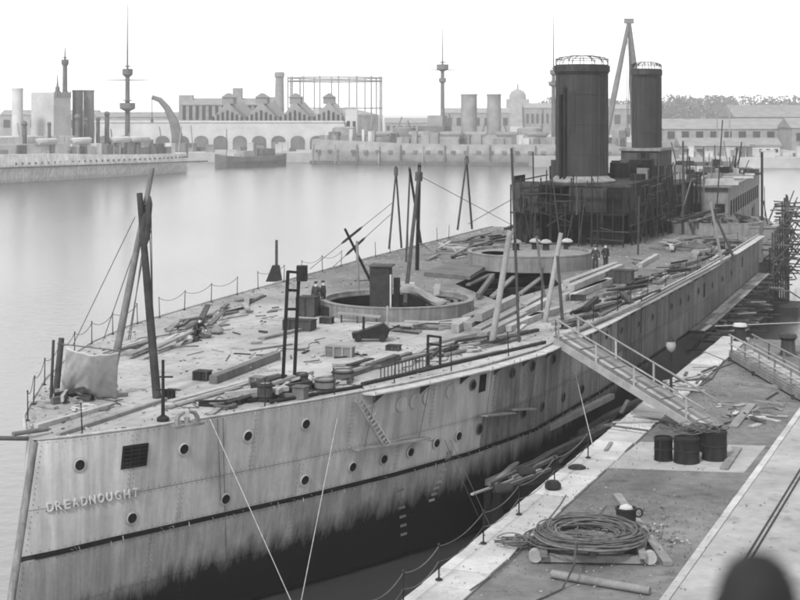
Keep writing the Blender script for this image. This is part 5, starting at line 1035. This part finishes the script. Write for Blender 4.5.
# floating timbers and fender raft between hull and quay
xs_ = [19.5, 21, 24, 28, 32, 36, 40, 44, 47]
def qedge(sg):   # distance of the quay face from the ship's axis at a station
    lo, hi = -20.0, 80.0
    for _ in range(40):
        md = (lo + hi) / 2
        if ST(Q(md, 0))[0] < sg: lo = md
        else: hi = md
    return ST(Q(lo, 0))[1]
inn = [S(x, hb(x, 2) + .3, 0) for x in xs_]; out = [S(x, min(hb(x, 2) + (1.2 if x < 20 else 2.0 if x < 22 else 2.7), qedge(x) - .5), 0) for x in xs_]
m = MB(); m.prism([(p.x, p.y) for p in inn + out[::-1]], -.6, 2.15); fst = m.build('floating_stage', 'pit', label='dark floating stage moored between the hull and the quay', cat='pontoon')
fg = 'timbers on the floating stage'
for k, (p, q, w_, hg, m_, zz, lb) in enumerate((((494, 470), (537, 450), .42, .36, 'wood_mid', 2.5, 'short thick baulk at the nearest end of the floating stage'), ((488, 483), (620, 422), .3, .26, 'wood_mid', 2.3, 'long baulk along the quay side of the floating stage'), ((548, 428), (612, 396), .3, .26, 'wood', 3.5, 'pale baulk lashed close under the hull ledge'), ((505, 468), (570, 438), .26, .22, 'wood_mid', 2.3, 'long grey timber in the middle of the floating stage'), ((575, 434), (640, 401), .35, .3, 'wood_mid', 2.35, 'far grey timber on the floating stage beneath the gangway'), ((512, 478), (556, 457), .2, .16, 'wood', 2.3, 'narrow pale lath on the floating stage'))):
    p, q = G(*p, zz), G(*q, zz); b = MB(); b.beam(p, q, w_, hg); b.build('stage_timber', m_, label=lb, cat='timber', group=fg)
p, q = G(496, 482, 2.3), A(531, 448, G(496, 482, 2.3).y + 4.5); b = MB(); b.tube([p, q], [.15, .12], 10); b.build('slanting_spar', 'wood', smooth=True, label='pale round spar slanting up over the stage timbers', cat='spar')
for k, (px, py) in enumerate(((503, 494), (526, 477))):
    p = G(px, py, 2.17); b = MB(); b.tube([p + Vector((-.4, -.1, .22)), p + Vector((-.3, -.08, .22)), p + Vector((.3, .08, .22)), p + Vector((.4, .1, .22))], [.17, .22, .22, .17], 14); b.build('fender_cask', 'wood_dark', smooth=True, label=('nearer', 'farther')[k] + ' cask lying on the floating stage by the quay wall', cat='cask')
litter('t', 26, (S(20.5, hb(20.5, 2) + .5, 2.17), S(46, hb(46, 2) + .5, 2.17), S(46, hb(46, 2) + 2.2, 2.17), S(20.5, hb(20.5, 2) + 1.4, 2.17)), (1.5, 6), (.06, .2), ('wood', 'wood_mid', 'wood_mid', 'wood_dark'), 'lath on the floating stage', 'laths on the floating stage', name='plank', seed=81, hgt=(.05, .15), jit=.15)
# floating pontoon past the end of the quay
pc = G(785, 314, .0); b = MB(); b.box(pc + ZV * .4, (2.7, 4.5, 1.1), -YAW); po = b.build('pontoon', 'iron', label='dark floating pontoon beyond the end of the quay at right', cat='pontoon', bevel=.08)
b = MB(); b.box(pc + Vector((-.1, .8, 1.1)), (1.2, 1.6, .35), -YAW); b.build('hatch', 'steel', po)
wire(G(715, 326, QZ + .8), A(812, 322, 95), .03, 'taut line across the water at the end of the quay', 'rope')

#SECTION FAR
# ------------------------------------------------------------------ far ships
def far_hull(name, secs, root, m_='farship'):
    """secs: list of (centre point at water, direction across, half breadth, deck height)"""
    b = MB(); vs = []; n = len(secs)
    for c_, nv, hbw, dh in secs:
        for k, z in ((.85, -1), (.93, 1), (1, dh * .55), (1, dh * .6), (.96, dh), (-.96, dh), (-1, dh * .6), (-1, dh * .55), (-.93, 1), (-.85, -1)): vs.append(c_ + nv * (k * hbw) + ZV * z)
    w_ = 10; fs = [(i * w_ + k, i * w_ + k + 1, (i + 1) * w_ + k + 1, (i + 1) * w_ + k) for i in range(n - 1) for k in range(9)] + [tuple(range(w_)), tuple((n - 1) * w_ + k for k in range(w_ - 1, -1, -1))]
    b.add(vs, fs); o = b.build(name, m_, root); return o
def ship_frame(p, q):
    u = (q - p); u.z = 0; L_ = u.length; u.normalize(); return L_, u, Vector((u.y, -u.x, 0))
# left battleship, bow out of frame to the left
e = G(204, 171.5, 0); s_ = G(-60, 187, 0); L_, u_, n_ = ship_frame(e, s_); n_ = n_ if n_.y < 0 else -n_; e = e - n_ * 9
fs1 = thing('moored_battleship', e, 'pale battleship moored at the far left with two masts', 'battleship')
secs = [(e + u_ * x, n_, hb_, dh) for x, hb_, dh in ((0, 2.5, 5.4), (4, 6, 5.4), (10, 8.5, 5.5), (22, 10.5, 5.6), (40, 11, 6.0), (60, 11, 6.8), (90, 10, 7.2), (110, 4, 8), (116, .5, 8.4))]
fh = far_hull('hull', secs, fs1)
def FP(x, t, z): return e + u_ * x + n_ * t + ZV * z
def fbox(root, name, x0, x1, t0, t1, z0, z1, m_, bev=0):
    b = MB(); c_ = [FP(x0, t0, 0), FP(x1, t0, 0), FP(x1, t1, 0), FP(x0, t1, 0)]; b.prism([(p.x, p.y) for p in c_], z0, z1); return b.build(name, m_, root)
def px2x(px): # station on the far ship whose centre projects at px
    lo, hi = 0, 116
    for _ in range(40):
        mdl = (lo + hi) / 2
        if PX(FP(mdl, 0, 5))[0] > px: lo = mdl
        else: hi = mdl
    return lo
rng = random.Random(3)
b = MB(); b.beam(FP(1, 11.02, 3.1), FP(88, 11.35, 3.9), .5, .35); b.build('rubbing_strake', 'fardark', fs1)
for i in range(34): x = 4 + i * 2.2; b = MB(); b.box(FP(x, interp([(0, 5), (4, 6), (10, 8.5), (22, 10.5), (40, 11), (116, 10)], x) + .0, 4.4 + .01 * i), (.5, .3, .5), math.atan2(u_.y, u_.x)); b.build('scuttle', 'fardark', fs1)
for x0_, x1_, z1_, m_ in ((34, 46, 8.4, 'farship'), (46, 82, 9.4, 'farwall'), (16, 33, 7.6, 'farmid'), (50, 78, 11.2, 'farship')): fbox(fs1, 'deckhouse', x0_, x1_, -6, 7 if z1_ < 11 else 5, 5, z1_, m_)
for i in range(26):
    x = rng.uniform(10, 80); fbox(fs1, 'deck_fitting', x, x + rng.uniform(.8, 3), 5, 7.6, 5, rng.uniform(7.4, 10), rng.choice(('farship', 'fardark', 'farmid', 'farmid')))
def ffun(root, px, wpx, y0, y1, t_, m_):
    x = px2x(px); d = FP(x, t_, 0).y; r = wpx / 2 * d / F; z1_ = CAMZ - (y1 - HY) * d / F; c_ = FP(x, t_, 0); b = MB(); b.lathe([(r, 5), (r, z1_ - .5), (r * 1.06, z1_ - .5), (r * 1.06, z1_), (r * .9, z1_), (r * .9, z1_ - 1.5), (.01, z1_ - 1.5)], c_, 20); return b.build('funnel', m_, root, smooth=True)
ffun(fs1, 77.7, 10.6, 130, 90, 0, 'fardark'); ffun(fs1, 88.8, 10.6, 130, 90, 0, 'farmid'); ffun(fs1, 17.5, 11, 130, 88, 0, 'farwall')
x = px2x(51); fbox(fs1, 'screened_bridge', x - 3.2, x + 3.2, -4, 4, 8, 22.6, 'farwall')
for k in range(7): fbox(fs1, 'screen_batten', x - 3.2 + k * .95, x - 2.75 + k * .95, 4.02, 4.15, 21.2, 22.9, 'farmid')
def fmast(root, px, ytop, tops, yard=None, base=6, name='mast'):
    x = px2x(px); c_ = FP(x, 0, 0); d = c_.y; zt = CAMZ - (ytop - HY) * d / F; b = MB(); zm = CAMZ - (tops[0][0] - HY) * d / F; b.tube([c_ + ZV * base, c_ + ZV * zm, c_ + ZV * (zm + .1), c_ + ZV * zt], [.75, .6, .28, .11], 10); o = b.build(name, 'fardark', root, smooth=True)
    for y, r, hg in tops: z_ = CAMZ - (y - HY) * d / F; b = MB(); b.lathe([(.5, -hg), (r, -hg * .45), (r, hg * .55), (r * .88, hg * .55), (r * .88, hg * .1), (.3, hg * .1), (.3, hg * .9), (r * .55, hg * .9), (r * .55, hg * 1.1), (.01, hg * 1.1)], c_ + ZV * z_, 14); b.build('fighting_top', 'fardark', o, smooth=True)
    if yard: y, hw = yard; z_ = CAMZ - (y - HY) * d / F; b = MB(); b.tube([c_ + ZV * z_ - Vector((hw, 0, 0)), c_ + ZV * z_, c_ + ZV * z_ + Vector((hw, 0, 0))], [.1, .22, .1], 6); b.build('yard', 'farmid', o)
for px in (8, 30, 45, 70, 100, 112, 140, 150, 165, 185): x = px2x(px); b = MB(); b.tube([FP(x, 5, 6), FP(x + rng.uniform(-3, 3), 4, rng.uniform(10, 15))], .18, 6); b.build('derrick', 'farmid', fs1)
for px in (25, 60, 100, 118): x = px2x(px); b = MB(); b.tube([FP(x - 4, 7.5, 10.4), FP(x - 3, 7.5, 9.9), FP(x + 3, 7.5, 9.9), FP(x + 4, 7.5, 10.4)], [.1, .9, .9, .1], 8); b.build('ship_boat', 'farwall', fs1, smooth=True)
fmast(fs1, 127.5, 4, ((72, 1.5, 1.6), (106, 2.2, 1.6)), (80, 6)); fmast(fs1, 65, 47, ((62, 1.0, 1.2),)); fmast(fs1, 57.5, 75, ((88, .6, .6),))
for px, py, r in ((10, 124, 1.1), (35, 124, .8), (63, 117, 1.2), (72, 120, .9), (84, 119, .9), (93, 114, 1.1)):
    r *= .75; x = px2x(px); c_ = FP(x, 5, 0); z_ = CAMZ - (py - HY) * c_.y / F; b = MB(); b.lathe([(r * .8, 0), (r * .75, z_ - 7 - r)], c_ + ZV * 7, 10); b.lathe([(.01, r), (r * .7, r * .7), (r, 0), (r * .7, -r * .7), (.5, -r)], c_ + ZV * z_, 12); b.build('ventilator_cowl', 'fardark', fs1, smooth=True)
# middle battleship
e = G(309, 163.5, 0); s_ = G(655, 166.5, 0); L_, u_, n_ = ship_frame(e, s_); n_ = n_ if n_.y < 0 else -n_; e = e - n_ * 10
fs2 = thing('moored_battleship', e, 'grey battleship with twin tall funnels moored beyond the basin', 'battleship')
secs = [(e + u_ * x, n_, hb_, dh) for x, hb_, dh in ((0, 7, 8.0), (3, 9, 8.0), (15, 11, 7.6), (35, 11.5, 6.8), (60, 11.5, 6.6), (95, 11, 7.0), (110, 7, 7.4), (118, 1, 7.8))]
far_hull('hull', secs, fs2, 'farmid')
def px2x(px):
    lo, hi = 0, 118
    for _ in range(40):
        mdl = (lo + hi) / 2
        if PX(FP(mdl, 0, 5))[0] < px: lo = mdl
        else: hi = mdl
    return lo
for x0_, x1_, z1_, m_ in ((18, 40, 9.0, 'farmid'), (40, 76, 9.6, 'farmid'), (76, 100, 9.0, 'farmid'), (3, 16, 9.4, 'farmid')): fbox(fs2, 'deckhouse', x0_, x1_, -6, 8, 6.5, z1_, m_)
for i in range(40): x = rng.uniform(2, 104); fbox(fs2, 'deck_fitting', x, x + rng.uniform(.8, 3.5), 6, 9, 6.5, rng.uniform(8.5, 11.5), rng.choice(('farmid', 'fardark', 'farmid', 'brick', 'farwall')))
for i in range(24): x = 3 + i * 4.2; b = MB(); b.box(FP(x, 11.4 if x > 15 else 9.5, 4.2), (1.4, .9, .9), math.atan2(u_.y, u_.x)); b.build('casemate', 'fardark', fs2)
for i in range(14): x = 2 + i * 7.4; b = MB(); b.beam(FP(x, 11.7, .2), FP(x + .2, 11.7, 6.4), .5, .2); b.build('side_strake', 'farmid' if i % 2 else 'fardark', fs2)
for i, (x0_, x1_) in enumerate(((0, 40), (40, 80), (80, 112))): b = MB(); b.beam(FP(x0_ + .5, 11.6 if x0_ else 10.6, .5), FP(x1_, 11.7, .5), .5, 1.0); b.build('boot_topping', 'fardark', fs2)
for px, r in ((345, 4.2), (405, 4.0), (530, 4.2)): x = px2x(px); b = MB(); b.lathe([(r * 1.05, 0), (r * 1.05, 1.2), (r, 1.3), (r * .95, 3.2), (r * .7, 3.6), (.01, 3.7)], FP(x, 1, 8.6), 18); o = b.build('gun_turret', 'farmid', fs2, smooth=True)
for px in (352, 372, 396, 418, 455, 482, 512, 527, 543): x = px2x(px); b = MB(); b.tube([FP(x, 4, 8), FP(x + rng.uniform(-3, 3), 3, rng.uniform(13, 19))], .22, 6); b.build('derrick', 'fardark', fs2)
for px in (385, 425, 455, 480, 510, 540): x = px2x(px); b = MB(); b.tube([FP(x - 4, 7.5, 10.4), FP(x - 3, 7.5, 9.9), FP(x + 3, 7.5, 9.9), FP(x + 4, 7.5, 10.4)], [.1, .9, .9, .1], 8); b.build('ship_boat', 'farmid', fs2, smooth=True)
ffun(fs2, 469, 16, 135, 94, 0, 'farmid'); ffun(fs2, 494, 14, 135, 94, 0, 'farmid')
fmast(fs2, 442.5, 28, ((67, 2.0, 1.6), (80, 1.2, 1.2)), (70, 5.0)); fmast(fs2, 553.5, 17, ((72, 1.2, 1.3), (84, 1.6, 1.0)), (82, 3.2))
x = px2x(436); fbox(fs2, 'bridge', x - 5, x + 4, -5, 6, 9, 12.5, 'fardark'); fbox(fs2, 'bridge', x - 2, x + 3, -4, 4, 12.5, 16.0, 'farmid')
# tug lying between the two
e = G(222, 168, 0); s_ = G(291, 165.5, 0); L_, u_, n_ = ship_frame(e, s_); n_ = n_ if n_.y < 0 else -n_; e = e - n_ * 3
tg_ = thing('barge', e, 'low dark barge lying between the two far battleships', 'barge')
far_hull('hull', [(e + u_ * x * L_, n_, hb_, dh) for x, hb_, dh in ((0, .6, 4.2), (.08, 2.4, 3.7), (.3, 3, 3.2), (.8, 3, 3.3), (.95, 2, 3.8), (1, .8, 4.0))], tg_, 'fardark')
for x0_, x1_, z1_, m_ in ((.35, .5, 5.0, 'farmid'), (.62, .8, 5.6, 'fardark'), (.2, .28, 4.4, 'farwall')): fbox(tg_, 'deckhouse', x0_ * L_, x1_ * L_, -1.5, 1.8, 3, z1_, m_)
b = MB(); b.tube([FP(.55 * L_, 0, 3), FP(.55 * L_, 0, 7.5)], .45, 10); b.build('stack', 'fardark', tg_, smooth=True); b = MB(); b.tube([FP(.15 * L_, 0, 3), FP(.15 * L_, 0, 12)], .14, 6); b.build('mast', 'fardark', tg_)
# ------------------------------------------------------------------ far buildings
LZ = 3.2
def bld(px0, px1, ytop, d, depth, name, label, m_wall, m_roof, roof='flat', eave=None, wins=0, cat='building', wy=.5, sills=1):
    x0, x1 = (px0 - 400) * d / F, (px1 - 400) * d / F; zt = CAMZ - (ytop - HY) * d / F; ze = CAMZ - ((eave if eave else ytop) - HY) * d / F
    t = thing(name, ((x0 + x1) / 2, d, LZ), label, cat); b = MB(); b.prism([(x0, d), (x1, d), (x1, d + depth), (x0, d + depth)], LZ - .1, ze); b.build('wall', m_wall, t)
    b = MB()
    if roof == 'ridge': b.add([(x0 - .4, d - .4, ze), (x1 + .4, d - .4, ze), (x1 + .4, d + depth + .4, ze), (x0 - .4, d + depth + .4, ze), (x0 - .4, d + depth / 2, zt), (x1 + .4, d + depth / 2, zt)], [(0, 1, 5, 4), (2, 3, 4, 5), (1, 2, 5), (3, 0, 4), (3, 2, 1, 0)])
    elif roof == 'gable': b.add([(x0 - .3, d - .4, ze), ((x0 + x1) / 2, d - .4, zt), (x1 + .3, d - .4, ze), (x0 - .3, d + depth, ze), ((x0 + x1) / 2, d + depth, zt), (x1 + .3, d + depth, ze)], [(0, 1, 2)[::-1], (3, 4, 5), (0, 3, 4, 1)[::-1], (1, 4, 5, 2)[::-1], (0, 2, 5, 3)])
    else: b.prism([(x0 - .3, d - .3), (x1 + .3, d - .3), (x1 + .3, d + depth), (x0 - .3, d + depth)], ze + .002, ze + .6)
    b.build('roof', m_roof, t)
    for r_ in range(sills):
        for i in range(wins):
            xx = lin(x0, x1, (i + .5) / wins); ww = (x1 - x0) / wins * .5; hh = (ze - LZ) * .28 / sills * 1.3; zz = LZ + (ze - LZ) * (wy + (r_ - (sills - 1) / 2) * .42); b = MB(); b.box((xx, d - .06, zz), (ww, .2, hh)); b.build('window', 'glass', t)
    return t, x0, x1, ze, zt
for k in range(4):
    px0 = 211 + k * 33.7; t, x0, x1, ze, zt = bld(px0, px0 + 33.2, 101.5, 560, 60, 'gabled_shed', 'gabled brick dockyard shed, ' + ('first', 'second', 'third', 'fourth')[k] + ' from the left in the row of four', 'brick', 'brick', 'gable', 121, 6, 'shed', .86)
    xm = (x0 + x1) / 2; b = MB(); b.box((xm, 566, zt + .3), (4.2, 12, 2.4)); b.add([(xm - 2.6, 559.6, zt + 1.5), (xm + 2.6, 559.6, zt + 1.5), (xm, 559.6, zt + 3.2), (xm - 2.6, 572, zt + 1.5), (xm + 2.6, 572, zt + 1.5), (xm, 572, zt + 3.2)], [(0, 1, 2), (5, 4, 3), (1, 4, 5, 2), (0, 2, 5, 3), (0, 3, 4, 1)]); b.build('roof_lantern', 'slate', t)
    for i in range(7):
        xx = lin(x0, x1, (i + .5) / 7); hh = 3.2 * (1 - abs(i - 3) / 4.2) + .6; b = MB(); b.box((xx, 559.55, ze + hh / 2 + .2), (.9, .25, hh)); b.build('gable_light', 'glass', t)
t, x0, x1, ze, zt = bld(95, 346, 122.5, 552, 6, 'arcade', 'long pale arcaded wall in front of the gabled sheds', 'farwall', 'farwall')
for i in range(13):
    xx = lin(x0, x1, (i + .5) / 13); b = MB(); r = 2.4; c_ = [(xx - 2.6, LZ), (xx + 2.6, LZ)] + [(xx + 2.6 * math.cos(a_), LZ + 3.2 + 1.9 * math.sin(a_)) for a_ in [math.pi * j / 10 for j in range(11)]]
    n = len(c_); b.add([(x, 551.8, z) for x, z in c_] + [(x, 552.4, z) for x, z in c_], [tuple(range(n))[::-1], tuple(range(n, 2 * n))] + [(j, (j + 1) % n, n + (j + 1) % n, n + j) for j in range(n)]); b.build('arch_opening', 'fardark', t)
bld(181, 272, 98, 640, 25, 'long_workshop', 'long flat-roofed workshop standing behind the gabled sheds', 'brick', 'slate', 'ridge', 105, 14, 'building', .8)
for k, (px, y, w_) in enumerate(((186, 95, 3), (237.5, 88, 2), (262, 96, 2.5), (270, 97, 2.5))):
    c_ = A(px, y, 650); b = MB(); b.prism([(c_.x - w_, 649), (c_.x + w_, 649), (c_.x + w_, 653), (c_.x - w_, 653)], LZ, c_.z); b.build('chimney_stack', 'brick', label='square chimney stack over the long workshop, ' + ('leftmost', 'second from the left, tallest', 'third from the left', 'rightmost')[k], cat='chimney', group='stacks over the workshop')
c_ = A(279.5, 72, 620); b = MB(); b.lathe([(2.2, LZ - c_.z), (1.75, -2.2), (2.1, -2.0), (2.1, -.6), (1.9, 0), (1.3, 0), (1.3, -2)], c_, 20); b.build('factory_chimney', 'brick', smooth=True, label='stout tall brick chimney behind the gabled sheds', cat='chimney')
bld(345.5, 357, 108, 556, 8, 'white_tower', 'small white square building at the right end of the sheds', 'farwall', 'farwall', wins=2)
# gasholder guide frame
gc = A(335, 107, 760); gr = 47 * 760 / F; zt = CAMZ - (78 - HY) * 760 / F; t = thing('gasholder', (gc.x, 760, LZ), 'tall ring of iron gasholder columns on the skyline', 'gasholder')
for k in range(16):
    a_ = 2 * math.pi * (k + .3) / 16; p = Vector((gc.x + gr * math.cos(a_), 760 + gr * math.sin(a_), LZ)); b = MB(); b.tube([p, Vector((p.x, p.y, zt + .8))], .38, 6); b.build('column', 'farmid', t)
for z_ in (zt, zt - 1.6, lin(LZ, zt, .5)): b = MB(); b.tube([Vector((gc.x + gr * math.cos(2 * math.pi * k / 32), 760 + gr * math.sin(2 * math.pi * k / 32), z_)) for k in range(32)], .35, 5, True); b.build('ring_girder', 'farmid', t)
b = MB(); b.lathe([(gr * .93, 0), (gr * .93, 12), (gr * .5, 14.5), (.01, 15.5)], (gc.x, 760, LZ), 32); b.build('bell', 'farmid', t, smooth=True)
# crane with curved jib behind the left battleship
cb = A(176, 150, 485); t = thing('curved_crane', (cb.x, 485, LZ), 'dark crane with curved jib behind the stern of the left battleship', 'crane')
jp = [A(x, y, 485) for x, y in ((177, 148), (177, 135), (174, 122), (167, 108), (160, 100), (152, 97))]; b = MB(); b.tube(jp, [1.9, 1.8, 1.5, 1.1, .9, .7], 8); b.build('jib', 'fardark', t, smooth=True)
b = MB(); b.box((cb.x, 485, LZ + 2), (7, 6, 4)); b.build('carriage', 'fardark', t); b = MB(); b.tube([jp[-1], jp[-1] - ZV * 7], .15, 5); b.build('hoist_rope', 'fardark', t); b = MB(); b.tube([jp[-1] - ZV * 7, jp[-1] - ZV * 8.2], .5, 6); b.build('hook_block', 'fardark', t)
# great sheer-leg crane behind the funnels
ap = A(629, 21, 480); t = thing('sheer_crane', A(622, 150, 480), 'tall three-legged sheer crane on the far quay between the funnels', 'crane')
for (px, d_, r) in ((602, 478, .95), (645, 484, 1.0), (634, 530, .75)): p = Vector(((px - 400) * d_ / F, d_, LZ)); b = MB(); b.tube([p, p.lerp(ap, .5), ap], [r, r * 1.05, r * .65], 10); b.build('leg', 'fardark', t, smooth=True)
b = MB(); b.box(ap, (3.0, 1.6, 1.6)); b.build('head', 'fardark', t)
for dx in (-.5, .4): b = MB(); b.tube([ap + Vector((dx, 0, 0)), A(627.5 + dx, 130, 480)], .12, 5); b.build('hoist_rope', 'fardark', t)
b = MB(); b.tube([A(627.5, 128, 480), A(627.5, 137, 480)], .8, 8); b.build('hook_block', 'fardark', t, smooth=True)
# right-hand shore
bld(735, 900, 105, 640, 30, 'roofed_store', 'pale long-roofed store highest on the right skyline', 'brick', 'slate', 'ridge', 117, 10, 'store')
bld(664, 792, 119, 560, 30, 'long_store', 'long low store with a row of small windows on the right shore', 'brick', 'slate', 'ridge', 129, 9, 'store', .7)
t, x0, x1, ze, zt = bld(681, 781, 138, 490, 12, 'quay_shed', 'low open quay shed with grey roof on the right shore', 'brick', 'slate', 'ridge', 146, 8, 'shed', .5)
bld(756, 780, 146.5, 482, 7, 'white_office', 'small white office at the right end of the quay shed', 'farwall', 'slate', 'flat', None, 3, 'office', .55)
bld(792, 930, 118, 540, 20, 'brick_store', 'brick building at the right margin behind the quay', 'brick', 'slate', 'ridge', 128, 8, 'building', .6)
for k, (px, y0, d_) in enumerate(((717, 107, 520), (729.5, 100, 520), (634, 118, 500), (690, 150, 480))): p = A(px, y0, d_); b = MB(); b.tube([Vector((p.x, p.y, LZ)), p], [.28, .15], 6); b.build('flagpole', 'farmid', label='thin pole on the right shore, ' + ('left of the close pair', 'right of the close pair', 'beside the after funnel', 'nearest the water before the shed')[k], cat='pole')
# central distance: domed tower and town
t = thing('domed_tower', A(518, 112, 1250), 'faint domed tower on the skyline between funnels and far ship', 'tower'); c_ = A(518, 108, 1250); b = MB(); b.prism([(c_.x - 9, 1245), (c_.x + 9, 1245), (c_.x + 9, 1262), (c_.x - 9, 1262)], LZ, 26); b.build('wall', 'brick', t); b = MB(); b.lathe([(7, 0), (7, 3), (5.5, 6), (2, 8), (.8, 8.2), (.8, 12), (.01, 13)], (c_.x, 1253, 26), 20); b.build('dome', 'slate', t, smooth=True)
for k, (a_, c2, y, d_, lb) in enumerate(((385, 430, 118, 820, 'faint low town block left of the far mast'), (445, 510, 108, 860, 'faint town roof behind the twin funnels'), (525, 560, 103, 870, 'faint town block right of the domed tower'), (575, 660, 104, 850, 'faint town block behind the fore funnel'), (95, 180, 112, 760, 'faint town block behind the curved crane'), (0, 95, 110, 800, 'faint town block behind the left battleship'))): bld(a_, c2, y, d_, 20, 'town_block', lb, 'brick', 'slate', 'ridge', y + 5, 7, 'building', .6)
# far trees reading as one wood
rng = random.Random(12); b = MB()
for i in range(260):
    px = rng.uniform(660, 815) if i < 170 else rng.uniform(540, 660); d_ = rng.uniform(1150, 1250); h_ = rng.uniform(8, 21) * (1 if px > 660 else .9); c_ = Vector(((px - 400) * d_ / F, d_, LZ + 5)); w_ = rng.uniform(4, 8)
    for k in range(70):
        p = c_ + Vector((rng.gauss(0, w_ * .45), rng.gauss(0, w_ * .45), rng.random() ** .7 * h_)); sz = rng.uniform(.4, 1.0); a1 = Vector((rng.gauss(0, 1), rng.gauss(0, 1), rng.gauss(0, 1))).normalized(); a2 = a1.orthogonal().normalized(); b.add([p - a1 * sz - a2 * sz, p + a1 * sz - a2 * sz, p + a1 * sz + a2 * sz, p - a1 * sz + a2 * sz], [(0, 1, 2, 3)])
b.build('far_wood', 'foliage', kind='stuff', label='faint line of trees on the right skyline', cat='trees')
# low clutter on the far quays
rng = random.Random(44); made = {}
for i in range(46):
    px = rng.uniform(95, 360) if i < 24 else rng.uniform(660, 800); d_ = rng.uniform(515, 545) if i < 24 else rng.uniform(466, 478); x = (px - 400) * d_ / F; w_ = rng.uniform(1, 4.5); h_ = rng.uniform(.8, 3.2); mt_ = rng.choice(('farmid', 'fardark', 'farwall', 'brick'))
    b = MB(); b.box((x, d_, LZ + h_ / 2), (w_, 2, h_)); b.box((x, d_, LZ + h_ + .1), (w_ * 1.08, 2.2, .2)); o = b.build('quay_stack', mt_, cat='stack', group='stacks before the arcade' if i < 24 else 'stacks on the right shore'); made.setdefault((TONE[mt_], 'tall' if h_ > 2 else 'low', i < 24), []).append((px, o))
for (tone, hh, lf), os_ in made.items():
    for k, (x, o) in enumerate(sorted(os_, key=lambda q: q[0])): o['label'] = '%s %s stack of stores %s%s' % (hh, tone, 'before the far arcade' if lf else 'on the right shore', (', %s such from the left' % ORD[k]) if len(os_) > 1 else '')

# ------------------------------------------------------------------ haze
vm = bpy.data.materials.new('haze_volume'); vm.use_nodes = True; vt = vm.node_tree; vt.nodes.clear(); ov = vt.nodes.new('ShaderNodeOutputMaterial'); pv = vt.nodes.new('ShaderNodeVolumePrincipled')
pv.inputs['Color'].default_value = (.98, .98, .98, 1); pv.inputs['Density'].default_value = .00022; pv.inputs['Anisotropy'].default_value = 0; vt.links.new(pv.outputs[0], ov.inputs['Volume']); M['haze'] = vm
MB().prism([(-2450, -260), (2450, -260), (2450, 3450), (-2450, 3450)], -5, 62).build('haze', 'haze', kind='stuff', label='pale even haze filling the air over the basin')
